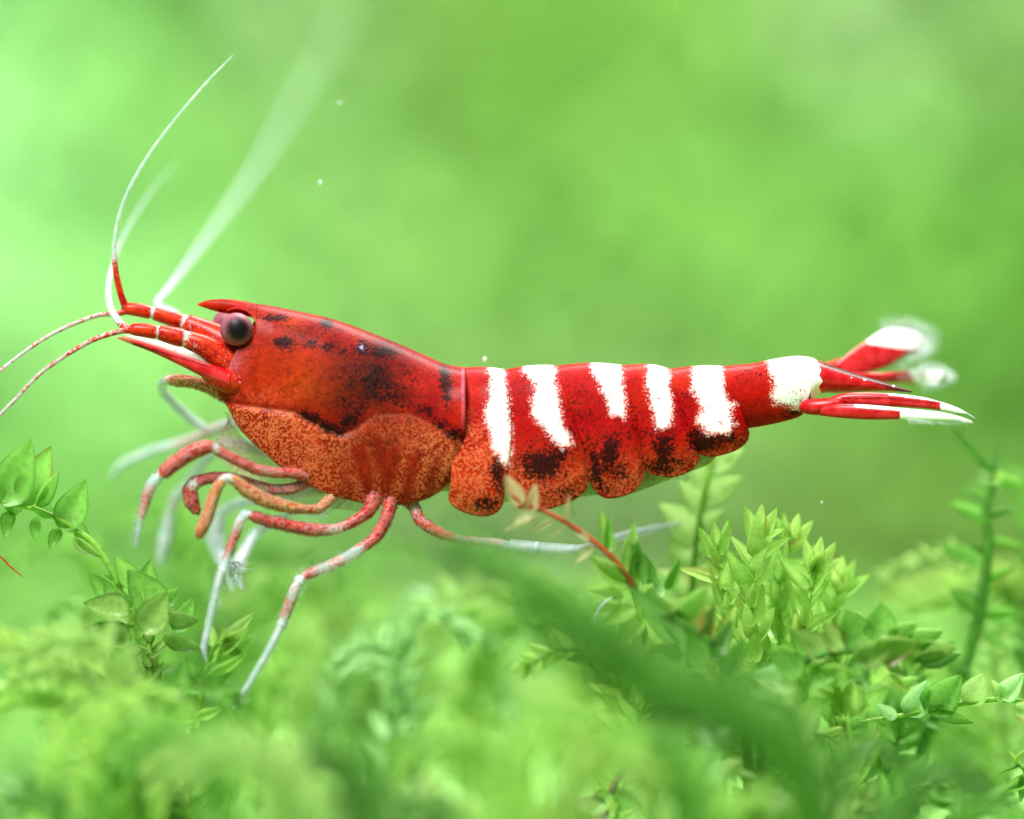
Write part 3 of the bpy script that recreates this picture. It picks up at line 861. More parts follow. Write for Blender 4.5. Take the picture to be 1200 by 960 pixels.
# ---- legs (near side)
leg1 = limb('walking_leg', [(362, 560, -40, 9, .9, .1), (343, 555, -52, 8, .9, .15), (322, 554, -58, 8.5, .65, .35), (300, 550, -64, 8.5, .65, .35), (278, 540, -70, 8, .8, .3), (260, 531, -74, 7.6, .8, .3), (252, 526, -75, 9, .35, .3), (244, 524, -76, 11, .85, .2), (225, 530, -78, 12, .85, .2), (205, 543, -80, 11.5, .9, .2), (192, 554, -82, 10.5, .85, .2), (185, 560, -82, 9, .05, .2), (179, 566, -82, 9.5, .35, .4), (172, 583, -82, 8.5, .55, .5), (166, 604, -82, 6.5, .45, .5), (162, 622, -80, 4.8, .05, .5), (159, 641, -78, 2.0, 0, .4)], M_LIMB)
rt = []
for k in range(44):
    t = k / 43
    x = interp(t, [(0, 174), (.4, 165), (.75, 159), (1, 157)]); y = 564 + 76 * t
    rt.append((x, y, -82 + rng.uniform(-6, 6), -rng.uniform(5, 10), rng.uniform(1, 6), rng.uniform(-4, 4), .6))
hairs('bristles', leg1, rt)
limb('walking_leg', [(375, 566, -20, 9, .9, .1), (360, 566, -34, 8, .7, .3), (342, 573, -44, 9, .6, .35), (318, 574, -48, 9, .55, .4), (292, 566, -52, 8, .55, .4), (268, 559, -56, 8, .5, .3), (250, 560, -60, 9, .8, .2), (238, 562, -62, 9, .9, .15), (228, 566, -64, 11, .35, .1), (222, 576, -64, 12, .75, .2), (225, 590, -64, 11, .9, .2), (231, 600, -64, 7, .9, .2)], M_LIMB)
limb('walking_leg', [(392, 580, -40, 8, .9, .1), (375, 596, -52, 8, .8, .15), (358, 597, -62, 7, .9, .15), (340, 595, -68, 9, .95, .1), (312, 587, -74, 10.5, .95, .1), (290, 575, -78, 11, .95, .1), (275, 563, -82, 8.5, .75, .2), (266, 560, -84, 7, .2, .3), (258, 566, -86, 8, .7, .2), (250, 583, -88, 8.5, .9, .1), (243, 605, -90, 9, .95, .1), (236, 621, -92, 9, 1.0, .0), (233, 629, -92, 6, 1.0, 0)], M_GOLD)
leg3 = limb('walking_leg', [(438, 580, -44, 13, 1, 0), (436, 592, -50, 11, 1, 0), (428, 603, -54, 9.5, 1, .1), (412, 613, -58, 8.5, .8, .2), (398, 619, -60, 8, .45, .3), (388, 621, -61, 9, .55, .3), (365, 621, -63, 10, .8, .2), (338, 616, -66, 10, .85, .2), (312, 610, -69, 9.5, .95, .15), (297, 605, -71, 8.5, .9, .2), (289, 602, -72, 8, .1, .2), (283, 608, -73, 8, .25, .35), (276, 625, -75, 7.8, .6, .45), (270, 642, -77, 7.2, .6, .5), (266, 655, -78, 6.8, .4, .5), (263, 666, -79, 8.5, 0, .1), (258, 676, -80, 6.6, 0, .4), (252, 698, -81, 6.2, 0, .55), (245, 730, -83, 5.6, 0, .55), (240, 752, -84, 5.4, 0, .3), (239, 758, -84, 5.2, 0, .1), (240, 766, -84, 3.4, 0, .4), (242, 776, -84, 1.5, 0, .4)], M_LIMB)
leg4 = limb('walking_leg', [(458, 582, -40, 13, 1, 0), (456, 598, -48, 10.5, 1, 0), (450, 615, -54, 9.5, 1, 0), (440, 630, -58, 9, 1, .1), (430, 638, -62, 8.5, .7, .2), (420, 645, -64, 9, .35, .45), (400, 657, -67, 9, .42, .5), (378, 667, -70, 9, .42, .5), (360, 674, -72, 8.2, .6, .4), (352, 680, -73, 8.5, .05, .1), (346, 690, -74, 8.5, .3, .4), (340, 705, -76, 8.2, .5, .5), (334, 722, -78, 7.8, .5, .5), (331, 731, -79, 7.5, 0, .1), (326, 741, -80, 5.8, 0, .4), (311, 769, -83, 5.4, 0, .5), (292, 801, -86, 4.6, 0, .5), (280, 820, -88, 3.6, 0, .4), (273, 831, -89, 1.6, 0, .3)], M_LIMB)
limb('walking_leg', [(478, 585, -30, 12, .9, .1), (486, 596, -34, 10, .55, .3), (492, 610, -38, 9, .75, .2), (503, 618, -40, 9, .7, .2), (518, 626, -42, 8, .85, .2), (535, 631, -44, 6.5, .55, .4), (556, 634, -45, 7, .5, .45), (580, 636, -46, 7.2, .35, .55), (604, 639, -46, 7.5, .05, .6), (624, 641, -46, 7.8, 0, .6), (627.5, 641.5, -46, 8.3, 0, .05), (631, 642, -46, 7.6, 0, .6), (655, 643, -45, 7, 0, .6), (678, 643, -42, 5.5, 0, .6), (700, 638, 0, 5, 0, .5), (722, 630, 60, 5.5, 0, .4), (760, 621, 100, 5, 0, .4), (798, 614, 130, 3, 0, .4)], M_LIMB)
# ---- legs (far side, soft)
limb('walking_leg', [(330, 520, 30, 12, .6, .2), (300, 505, 70, 11, .35, .2), (275, 496, 110, 10, .3, .2), (248, 505, 150, 9.5, .4, .2), (225, 516, 180, 9, .4, .2), (205, 522, 200, 8, .25, .2), (185, 526, 215, 7, .05, .25), (160, 536, 230, 6.5, 0, .3), (140, 546, 240, 5.5, 0, .3), (130, 560, 245, 3, 0, .4)], M_LIMB)
limb('walking_leg', [(350, 545, 20, 12, .5, .2), (315, 530, 60, 11, .3, .25), (285, 522, 95, 10, .3, .25), (262, 520, 120, 10, .25, .25), (245, 535, 140, 10, .1, .25), (225, 560, 160, 9, .1, .2), (208, 582, 180, 10, .35, .2), (200, 600, 190, 9, .2, .2), (195, 625, 195, 10, 0, .1), (191, 645, 195, 9, 0, .15), (187, 660, 195, 4, 0, .3)], M_LIMB)
limb('walking_leg', [(385, 570, 20, 11, .4, .25), (350, 578, 60, 9, .15, .35), (310, 584, 90, 8, .05, .45), (275, 592, 110, 8, .05, .4), (258, 604, 120, 10, 0, .3), (252, 628, 120, 15, 0, .35), (258, 650, 115, 12, 0, .4), (268, 668, 100, 8, 0, .4), (272, 690, 95, 4, 0, .5)], M_LIMB)
f4 = limb('walking_leg', [(405, 578, 30, 11, .4, .25), (380, 600, 80, 8, .15, .4), (345, 600, 110, 7, .05, .45), (300, 625, 115, 8, 0, .4), (282, 655, 60, 10, 0, .35), (276, 672, 20, 9, 0, .35), (284, 690, 10, 3, 0, .5)], M_LIMB)
rt = []
for k in range(70):
    a = rng.uniform(-0.6, 1.7); l = rng.uniform(12, 24)
    rt.append((268 + rng.uniform(-4, 10), 664 + rng.uniform(-6, 8), -50 + rng.uniform(-20, 30), math.cos(a) * l, math.sin(a) * l, rng.uniform(0, 18), 1.0))
hairs('bristles', leg3, rt)
def leg_hairs(leg, pts, n, length):
    q = catmull(pts, n, 0.45); r = []
    for i in range(2, n - 2):
        t = q[i + 1] - q[i - 1]; nx, ny = -t[1], t[0]; L_ = math.hypot(nx, ny) + 1e-6
        sd = rng.choice((-1, 1)); l = length * rng.uniform(.5, 1.1)
        rad = q[i][3] * 0.85
        r.append((q[i][0] + sd * nx / L_ * rad, q[i][1] + sd * ny / L_ * rad, q[i][2], sd * nx / L_ * l + t[0] / L_ * l * .6, sd * ny / L_ * l + t[1] / L_ * l * .6, rng.uniform(-3, 3), .4))
    hairs('bristles', leg, r)
leg_hairs(leg4, [(408, 653, -66, 9), (357, 675, -72, 8.2), (346, 690, -74, 8.4), (333, 724, -78, 7.5), (311, 769, -83, 5.2), (283, 815, -87, 3.6)], 70, 6)
leg_hairs(leg3, [(388, 621, -61, 9), (338, 616, -66, 9.5), (297, 605, -71, 8.5), (276, 625, -75, 7.6), (266, 655, -78, 6.8), (252, 698, -81, 6), (240, 752, -84, 5)], 70, 6)
# far swimmerets, glassy flaps under the belly
for i, (x, y, tx, ty) in enumerate(((640, 575, 672, 606), (715, 566, 740, 588), (775, 545, 806, 566))):
    blade('swimmeret', [(x - 8, y - 8, x + 10, y - 8, 4, 10), ((x + tx) / 2 - 9, (y + ty) / 2, (x + tx) / 2 + 11, (y + ty) / 2 - 4, 4, 12), (tx - 2, ty, tx + 3, ty - 4, 1.5, 14)], lambda x, y, t: 0.9, lambda x, y, t: 0.62, n=24, nr=14)
# pale gill edge hanging out below the shell
blade('mouth_frill', [(262, 482, 275, 490, 2, 6), (278, 505, 250, 520, 5, 10), (305, 530, 268, 548, 6, 14), (345, 556, 320, 580, 5, 12), (385, 578, 370, 594, 4, 10), (440, 590, 440, 600, 3, 6)], lambda x, y, t: 0.48, lambda x, y, t: 0.72, n=50, nr=16)

# ------------------------------------------------------------------ moss
LEAF_SHAPES = []
for (wd, cup, curl, tip, blunt) in ((0.46, 0.35, 0.10, 0.8, 0.62), (0.52, 0.55, 0.18, 0.75, 0.60), (0.42, 0.45, -0.08, 0.9, 0.66), (0.50, 0.7, 0.05, 0.8, 0.55)):
    LEAF_SHAPES.append(leaf_shape(6, 9, wd, cup, curl, tip, blunt))
LOW_SHAPES = [leaf_shape(2, 5, s[0], s[1], s[2], s[3], s[4]) for s in ((0.46, 0.35, 0.10, 0.8, 0.62), (0.50, 0.6, 0.15, 0.8, 0.58))]
LEAF_MESH = {}
def leaf_mesh(shape, tone):
    key = (shape, tone)
    if key not in LEAF_MESH:
        v, f, e, r = LEAF_SHAPES[shape]
        me = bpy.data.meshes.new('leaf')
        # unit leaf is stored at 40 px so that the grain keeps its size
        me.from_pydata((v * 40 * PX).tolist(), [], f)
        me.polygons.foreach_set('use_smooth', [True] * len(f))
        for n, a in (('edge', e), ('rib', r)):
            at = me.attributes.new(n, 'FLOAT', 'POINT'); at.data.foreach_set('value', np.asarray(a, np.float32))
        me.materials.append(LEAF[tone])
        LEAF_MESH[key] = me
    return LEAF_MESH[key]

def stem_mesh(parent, path, r0, r1, mat):
    n = max(10, int(sum(math.hypot(b[0] - a[0], b[1] - a[1]) for a, b in zip(path, path[1:])) / 9))
    rows = [(*p, r0 + (r1 - r0) * i / (len(path) - 1)) for i, p in enumerate(path)]
    V, F, _ = tube_data(rows, n, 7)
    return link_mesh('stem', V, F, mat, parent)

def add_leaf(parent, base, direction, normal, L, Wf, tone, rng, low=None):
    R = frame_matrix(direction, normal)
    if low is not None:
        v, f, e, r = LOW_SHAPES[rng.randrange(2)]
        Rn = np.array(R); n0 = len(low['v'])
        q = v * np.array([Wf, 1, 1]) * L * PX
        low['v'] += (q @ Rn.T + np.array(base)).tolist()
        low['f'] += [tuple(n0 + i for i in x) for x in f]
        low['e'] += e.tolist(); low['r'] += r.tolist()
        return
    o = bpy.data.objects.new('leaf', leaf_mesh(rng.randrange(len(LEAF_SHAPES)), tone))
    C.objects.link(o)
    o.parent = parent
    s = L / 40.0
    M = R.to_4x4() @ Matrix.Diagonal((s * Wf, s, s, 1))
    M.translation = Vector(base) - parent.location
    o.matrix_basis = M
    return o

def moss(label, path, tone='green', L=38, Wf=1.0, gap=11, spread=52, stem='green', r=(4, 2), start=0.2, end=1.0, rows=2,
         plane=(0, -1, 0.15), seed=0, joined=False, manual=(), group=None, taper=0.55, name='moss_sprig', jitter=0.22, tuft=True):
    rng = random.Random(seed)
    t = thing(name, label, 'moss', P(*path[0]), group)
    stem_mesh(t, path, r[0], r[1], STEM[stem])
    low = {'v': [], 'f': [], 'e': [], 'r': []} if joined else None
    fine = catmull(path, 160); P3 = Parr(fine)
    seglen = np.linalg.norm(np.diff(P3, axis=0), axis=1); s = np.concatenate([[0], np.cumsum(seglen)])
    total = s[-1]; q = total * start; k = 0
    pn = Vector(plane).normalized()
    while gap and q < total * end:
        i = min(int(np.searchsorted(s, q)), 158)
        base = Vector(P3[i]); tg = Vector(P3[i + 1] - P3[max(0, i - 1)]).normalized()
        f = (q / total - start) / max(1e-6, end - start)
        size = L * (1 - taper * f ** 2) * (0.7 + 0.3 * min(1, f * 5)) * rng.uniform(0.68, 1.22)
        side = tg.cross(pn).normalized()
        if rows == 2:
            ang = 0 if k % 2 == 0 else math.pi
            ang += rng.uniform(-0.35, 0.35)
        else:
            ang = (k * 2.4) % (2 * math.pi) + rng.uniform(-0.2, 0.2)
        out = side * math.cos(ang) + pn * math.sin(ang) * (0.55 if rows == 2 else 1.0)
        sp = math.radians(spread * (1 - 0.35 * f)) + rng.uniform(-jitter, jitter)
        dr = tg * math.cos(sp) + out * math.sin(sp)
        nm = (tg * math.sin(sp) * 0.9 + pn * 1.0 if rows == 2 else tg * math.cos(0.3) - out * 0.2 + pn * 0.5)
        nm = nm + Vector((rng.uniform(-.3, .3), rng.uniform(-.3, .3), rng.uniform(-.3, .3)))
        add_leaf(t, base, dr, nm, size, Wf * rng.uniform(.75, 1.25), tone, rng, low)
        q += gap * PX * rng.uniform(.85, 1.15); k += 1
    if tuft and gap:
        tg = Vector(P3[-1] - P3[-4]).normalized(); side = tg.cross(pn).normalized()
        for j in (-0.45, 0, 0.4):
            add_leaf(t, Vector(P3[-2]), tg * math.cos(j) + side * math.sin(j), pn + side * j, L * (1 - taper) * 1.05, Wf * .85, tone, rng, low)
    for mrow in manual:   # (base x, y, tip x, y, depth, width factor, roll degrees[, tone])
        bx_, by_, tx_, ty_, d, wf, roll = mrow[:7]
        tn = mrow[7] if len(mrow) > 7 else tone
        b = P(bx_, by_, d); e = P(tx_, ty_, d + rng.uniform(-8, 8)); dr = e - b
        cam_n = Vector((0, -1, 0)); sd = dr.normalized().cross(cam_n)
        nm = cam_n * math.cos(math.radians(roll)) + sd * math.sin(math.radians(roll))
        add_leaf(t, b, dr, nm, dr.length / PX, wf, tn, rng, None)
    if joined:
        v = np.array(low['v'])
        link_mesh('foliage', v, low['f'], LEAF[tone], t, attrs={'edge': low['e'], 'rib': low['r']})
    return t
G = GROUND + 8

# left side
moss('moss sprig with a fan of upright oval leaves below the drooping feelers', [(150, G, 30), (168, 860, 20), (150, 720, 10), (118, 648, 0), (85, 618, -5), (45, 598, -10), (10, 590, -12), (-50, 575, -15)], 'green', L=46, Wf=1.2, gap=8, start=.1, end=.64, rows=3, spread=60, tuft=False, stem='lime', r=(4, 3),
     manual=[(2, 592, 34, 513, -20, 1.35, 20), (30, 594, 58, 522, -12, 1.35, -12), (44, 594, 64, 550, -26, .8, 45), (72, 620, 101, 562, -8, 1.45, 10), (-12, 592, 8, 548, -12, 1.2, 0), (22, 602, 0, 570, 8, 1.2, 20), (60, 606, 30, 580, 14, 1.1, 25), (84, 624, 70, 590, 12, 1.0, 30), (86, 630, 118, 655, -14, 1.0, 40, 'olive'), (100, 640, 80, 600, 10, 1.0, 40), (14, 600, 6, 632, 2, 1.2, 20), (44, 606, 40, 636, 0, 1.2, 20), (70, 620, 60, 646, 0, 1.2, 20), (112, 650, 122, 640, 0, 1.4, 20, 'olive')], seed=1)
moss('moss sprig of overlapping dark rimmed leaves beside the pale leg tip', [(150, G, -20), (165, 900, -30), (175, 800, -40), (172, 720, -40), (165, 690, -40)], 'olive', L=58, Wf=1.3, gap=6, start=.15, spread=70, rows=3, jitter=.5, tuft=False, end=.85, r=(4, 2), stem='lime',
     manual=[(190, 722, 148, 668, -44, 1.5, 20, 'green'), (150, 718, 98, 708, -60, 1.35, 30), (168, 742, 196, 694, -80, 1.75, 5), (196, 724, 234, 722, -74, 1.4, 38), (190, 706, 210, 688, -50, 1.5, 30, 'green'), (152, 752, 98, 736, -60, 1.2, 30), (192, 745, 238, 762, -60, 1.2, 35), (150, 730, 120, 690, -30, 1.3, -20), (170, 700, 176, 655, -20, 1.4, 0, 'green'), (205, 740, 226, 700, -30, 1.3, 10, 'green'), (128, 706, 104, 672, -10, 1.3, 30, 'green'), (160, 690, 134, 650, 0, 1.3, 10, 'green')], seed=2)
moss('moss tip of thin pointed leaves under the pale foot of a leg', [(215, G, -60), (222, 900, -70), (232, 830, -80), (240, 790, -86), (262, 752, -86)], 'lime', L=44, Wf=1.0, gap=14, start=.2, end=.7, rows=3, stem='lime', r=(5, 2),
     manual=[(246, 778, 257, 748, -92, .7, 20, 'green'), (246, 782, 300, 742, -80, .75, 10, 'pale'), (250, 770, 298, 716, -70, .7, -10, 'pale'), (252, 764, 292, 732, -80, .7, 15), (262, 752, 286, 748, -84, .8, 20), (236, 800, 290, 766, -90, .6, 10), (234, 812, 276, 786, -96, .8, 25, 'green'), (232, 812, 202, 800, -90, .8, 20, 'green'), (240, 800, 218, 770, -80, 1.0, 10, 'green'), (230, 840, 262, 830, -90, 1.0, 10), (228, 844, 195, 840, -90, 1.0, 10), (250, 758, 240, 722, -60, 1.0, 10), (262, 752, 290, 770, -76, .8, 20, 'green')], seed=3)
# centre: red stem with see through leaves in front of the belly
moss('reddish withered moss stem with glassy leaves crossing the shrimp belly', [(748, 700, -92), (740, 682, -100), (720, 656, -108), (690, 630, -110), (664, 613, -112), (640, 600, -114), (612, 590, -116), (594, 575, -118)], 'straw', gap=0, stem='red', r=(3.8, 2.2),
     manual=[(610, 592, 592, 556, -120, 1.2, 0), (622, 600, 628, 566, -122, .95, 0), (624, 598, 600, 616, -118, 1.3, 20), (634, 604, 590, 622, -110, .5, 10), (650, 608, 618, 626, -112, .5, 0), (664, 616, 640, 632, -116, .6, 20), (662, 612, 668, 578, -114, .35, 0), (690, 634, 668, 618, -118, .9, 30), (694, 640, 672, 662, -112, 1.0, 20), (600, 580, 606, 600, -110, .8, 20)], seed=4)
moss('upright bud shaped moss leaves at the foot of the reddish stem', [(768, G, -60), (766, 860, -70), (760, 770, -80), (748, 710, -90), (735, 680, -95)], 'green', gap=0, stem='lime', r=(6, 3),
     manual=[(716, 652, 703, 595, -100, .75, 0, 'lime'), (712, 650, 710, 604, -104, .75, 40, 'green'), (732, 668, 740, 612, -96, .7, 20, 'lime'), (750, 688, 748, 632, -100, .8, -10), (762, 684, 738, 636, -90, .8, 20), (780, 690, 796, 655, -96, .85, 30), (740, 690, 700, 664, -100, .9, 10, 'lime'), (736, 686, 690, 650, -100, .8, 0, 'lime'), (730, 700, 690, 690, -100, .9, 0, 'lime'), (728, 706, 690, 716, -96, .9, 10, 'lime'), (744, 712, 706, 732, -100, 1.1, 20, 'lime'), (752, 720, 720, 756, -90, 1.1, 0, 'lime'), (760, 690, 780, 720, -80, 1.1, 0, 'lime'), (776, 700, 766, 672, -90, .9, 0, 'mint'), (756, 742, 742, 780, -90, 1.1, 0, 'lime'), (762, 752, 800, 790, -90, 1.1, 0, 'lime')], seed=5)
moss('moss sprig of large dark boat shaped leaves in front of lime moss', [(880, G, -100), (876, 900, -130), (860, 800, -150), (830, 752, -155), (790, 725, -155), (760, 715, -150)], 'deep', gap=0, stem='green', r=(6, 4),
     manual=[(805, 762, 732, 690, -165, .75, 40), (812, 756, 760, 692, -150, .75, 15, 'green'), (790, 735, 826, 686, -150, 1.3, 15, 'green'), (812, 760, 836, 706, -150, .75, 40), (830, 770, 860, 728, -160, 1.25, 25, 'deep'), (824, 780, 806, 736, -170, 1.3, 0, 'green'), (850, 790, 868, 745, -140, 1.0, 20, 'green'), (800, 770, 762, 760, -170, 1.3, 20, 'green'), (826, 790, 796, 810, -170, 1.3, 10, 'green'), (852, 800, 882, 786, -170, 1.3, 10, 'green'), (862, 820, 830, 845, -170, 1.3, 10), (868, 830, 900, 850, -160, 1.3, 10, 'green')], seed=6)
# pale frond behind
moss('tall pale feathery moss frond rising behind the shrimp belly', [(805, G, 140), (806, 900, 140), (808, 760, 135), (812, 680, 130), (820, 610, 125), (833, 545, 120), (838, 520, 118)], 'pale', L=68, Wf=1.5, gap=17, spread=66, stem='lime', r=(6, 2.5), start=0.42, rows=2, seed=7, taper=.45, jitter=.12)
# bushy lime tips in focus
for k, (lab, path, sd) in enumerate((
    ('bushy lime moss tip with a spiky crown beside the pale frond', [(900, G, 0), (895, 900, -10), (885, 780, -20), (880, 700, -25), (888, 630, -25)], 21),
    ('bushy lime moss tip leaning toward the dark stalk', [(930, G, 20), (930, 880, 10), (935, 780, 0), (945, 720, -5), (955, 668, -8)], 22),
    ('short lime moss tip between the boat shaped leaves and the lime bush', [(845, G, 40), (848, 880, 30), (850, 780, 10), (850, 710, 0), (842, 650, -5)], 23),
    ('loose lime moss tip on the tail side of the lime bush', [(985, G, 90), (985, 900, 80), (980, 800, 70), (976, 740, 65), (982, 690, 60)], 24),
    ('spiky lime moss tip in the middle of the lime bush', [(915, G, 60), (915, 880, 50), (915, 760, 40), (912, 690, 40), (925, 640, 40)], 25))):
    moss(lab, path, 'lime', L=60, Wf=1.0, gap=7.5, spread=58, stem='lime', r=(5, 2.5), start=.5, rows=3, seed=sd, taper=.3, jitter=.4)
moss('moss sprig of scaly rounded leaves with grainy cells near the tail side stalk', [(900, G, -60), (890, 920, -90), (905, 810, -110), (950, 772, -118), (1000, 762, -120), (1045, 762, -118), (1075, 775, -114)], 'olive', gap=0, r=(6, 4),
     manual=[(968, 772, 930, 740, -126, 1.6, 30), (985, 762, 962, 728, -124, 1.6, 25), (1008, 756, 988, 712, -116, 1.6, 10, 'green'), (1032, 752, 1030, 706, -110, 1.7, 5, 'green'), (1000, 774, 1048, 752, -136, 1.6, 20), (1026, 762, 1076, 752, -134, 1.6, 25), (1042, 750, 1072, 728, -116, 1.5, 20, 'green'), (1058, 752, 1104, 738, -112, 1.4, 40, 'green'), (1066, 762, 1120, 752, -108, 1.3, 42), (1076, 772, 1128, 770, -104, 1.2, 40, 'deep'), (1040, 776, 1064, 790, -124, 1.1, 40), (1056, 772, 1080, 762, -126, 1.2, 45, 'lime'), (960, 786, 1010, 796, -136, 1.4, 20, 'lime'), (940, 790, 900, 764, -130, 1.5, 20, 'green'), (930, 800, 880, 790, -134, 1.5, 20, 'mint'), (975, 780, 945, 812, -130, 1.4, 10, 'green'), (915, 812, 870, 822, -130, 1.4, 10, 'green'), (1000, 770, 1020, 810, -124, 1.2, 20, 'deep'), (952, 766, 925, 736, -110, 1.3, 0, 'green')], seed=8)
# right edge stalk
moss('lone upright moss stalk with small sparse leaves below the tail', [(1050, G, 150), (1080, 880, 150), (1135, 770, 150), (1158, 650, 150), (1156, 600, 150), (1164, 560, 148), (1148, 540, 146), (1128, 518, 144), (1112, 502, 142)], 'green', gap=0, stem='green', r=(9, 2.6),
     manual=[(1153, 586, 1134, 576, 150, .5, 40, 'deep'), (1160, 604, 1186, 594, 150, .6, 30, 'deep'), (1158, 632, 1200, 640, 152, .8, 30), (1156, 650, 1136, 640, 148, .5, 40, 'deep'), (1166, 556, 1168, 524, 148, .6, 30, 'deep'), (1162, 566, 1176, 552, 142, 1.5, 0, 'lime'), (1154, 690, 1138, 700, 146, .8, 0, 'mint'), (1156, 680, 1190, 664, 150, .9, 10), (1154, 720, 1196, 716, 150, .9, 10), (1154, 720, 1110, 690, 154, .9, 10, 'green'), (1157, 610, 1110, 590, 170, .8, 10, 'green'), (1156, 660, 1100, 640, 174, .8, 10, 'green'), (1164, 560, 1204, 570, 174, .8, 10, 'green'), (1153, 740, 1180, 760, 150, .9, 10), (1120, 510, 1128, 503, 142, .6, 0, 'deep')], seed=9)
moss('pale folded moss leaves on a thin twig by the grey gap', [(1260, G, 10), (1255, 900, 0), (1220, 836, -10), (1180, 820, -20), (1120, 826, -30), (1060, 838, -40), (1010, 846, -50)], 'mint', gap=0, stem='lime', r=(4, 2.5),
     manual=[(1062, 838, 1088, 796, -40, 1.4, 10), (1050, 842, 1026, 826, -50, 1.2, 20), (1086, 834, 1126, 790, -40, 1.6, 10, 'green'), (1134, 826, 1150, 790, -30, 1.6, 0, 'pale'), (1172, 818, 1200, 788, -30, 1.3, 0, 'mint'), (1176, 822, 1160, 796, -30, 1.0, 10, 'pale'), (1100, 832, 1140, 850, -40, 1.0, 40, 'green'), (1190, 826, 1225, 850, -30, 1.1, 10, 'pale'), (1016, 846, 980, 860, -50, 1.3, 10, 'green'), (1030, 845, 1050, 872, -50, 1.0, 20, 'green')], seed=10)
moss('thin forked moss tip at the edge of the grey gap', [(1240, G, -20), (1225, 980, -30), (1205, 910, -40), (1190, 890, -44), (1215, 872, -46)], 'green', gap=0, stem='lime', r=(3, 2),
     manual=[(1198, 900, 1182, 878, -46, .5, 10, 'lime'), (1196, 896, 1168, 908, -46, .4, 10), (1202, 905, 1196, 940, -46, .7, 10), (1208, 912, 1170, 930, -46, .8, 10)], seed=12)
moss('small pale moss sprig of frilly leaves low beside the grey gap', [(1010, G, -40), (1008, 990, -60), (1002, 930, -80), (996, 880, -84), (990, 850, -86)], 'lime', L=34, gap=7, spread=60, stem='brown', start=.25, rows=3, seed=13)
moss('moss twig with round glossy leaves under the blurred stem', [(700, G, -80), (705, 980, -90), (720, 920, -100), (748, 890, -104), (790, 910, -108)], 'green', gap=0, stem='brown', r=(5, 3),
     manual=[(735, 905, 716, 872, -104, .8, 20, 'pale'), (742, 894, 756, 862, -104, .8, 20, 'pale'), (716, 930, 690, 958, -106, 1.5, 20, 'green'), (722, 925, 752, 950, -110, 1.3, 10, 'green'), (710, 950, 672, 940, -106, 1.3, 20, 'deep')], seed=14)
# thin threads
def thread(label, pts, mat, cat='thread'):
    V, F, _ = tube_data(pts, 40, 7)
    o = link_mesh('thread', V, F, mat, origin=P(*pts[0][:3])); o['label'] = label; o['category'] = cat
thread('tiny white curved thread below the withered moss stem', [(696, 728, -112, 1.0), (702, 714, -112, 1.5), (709, 705, -112, 1.3), (717, 700, -110, .6)], M_HAIR)
thread('fine brownish thread entering beside the fan of oval leaves', [(-30, 630, -30, 1.2), (0, 652, -26, 1.4), (12, 664, -24, 1.2), (27, 676, -22, .5)], STEM['red'])

LAND = [(40, 'fan of upright oval leaves'), (170, 'dark rimmed leaves'), (262, 'pale leg tips'), (345, 'bent walking legs'), (450, 'gill cover'), (560, 'first white band'), (650, 'belly'), (720, 'withered red stem'), (790, 'boat shaped leaves'), (830, 'pale feathery frond'), (905, 'spiky lime bush'), (1010, 'scaly rounded leaves'), (1080, 'tail fan'), (1155, 'lone upright stalk'), (1240, 'folded mint leaves')]
WORD = {'green': 'fresh green', 'lime': 'lime', 'pale': 'pale', 'deep': 'dark green', 'mint': 'mint', 'olive': 'olive', 'straw': 'straw'}
def near(px): return min(LAND, key=lambda q: abs(q[0] - px))[1]
# mid and far moss, softly out of focus behind the shrimp
rng = random.Random(77)
def wander(px, py, d, h, lean):
    k = DIST / (DIST + d)
    gy = 480 + (GROUND - 480) * k + 4
    return [(px - lean, gy, d), (px - lean * .75, gy * .5 + py * .5, d), (px - lean * .25, py + 22, d + 5), (px + lean * .45, py, d + 10), (px + lean * 1.05, py + 20, d + 16)]
back = []
for k in range(46):
    d = rng.uniform(280, 1200)
    px = rng.uniform(-60, 1260)
    top = interp(px, [(-60, 700), (100, 660), (250, 700), (380, 650), (520, 690), (650, 650), (800, 640), (960, 690), (1060, 720), (1260, 640)]) + rng.uniform(0, 130)
    if d > 400: top += 20
    back.append((px, top, d))
for px, top, d in back:
    if px < 70: continue
    tone = rng.choice(['green', 'lime', 'lime', 'pale', 'pale', 'mint'])
    moss('soft %s blurred moss sprig growing behind the %s' % (WORD[tone], near(px)), wander(px, top, d, 0, rng.choice((-1, 1)) * rng.uniform(50, 130)), tone, L=rng.uniform(44, 60), Wf=1.0, gap=9, spread=58, start=.25, rows=rng.choice((2, 3)), seed=rng.randrange(9999), joined=True, group='soft moss sprigs behind the shrimp', r=(4, 2), stem='lime')
for k in range(90):
    d = rng.uniform(900, 4200)
    px = rng.uniform(-400, 1600)
    px2 = 600 + (px - 600)
    kk = DIST / (DIST + d); gy = 480 + (GROUND - 480) * kk
    top = gy - rng.uniform(60, 190) * kk
    moss('very soft green moss sprig on the ground far behind', wander(px2, top, d, 0, rng.uniform(-60, 60)), ('deep' if px < 260 else rng.choice(['green', 'lime', 'olive', 'green', 'deep'])), L=rng.uniform(50, 80), gap=16, spread=60, start=.15, rows=3, seed=rng.randrange(9999), joined=True, group='soft moss sprigs far behind', r=(8, 4))
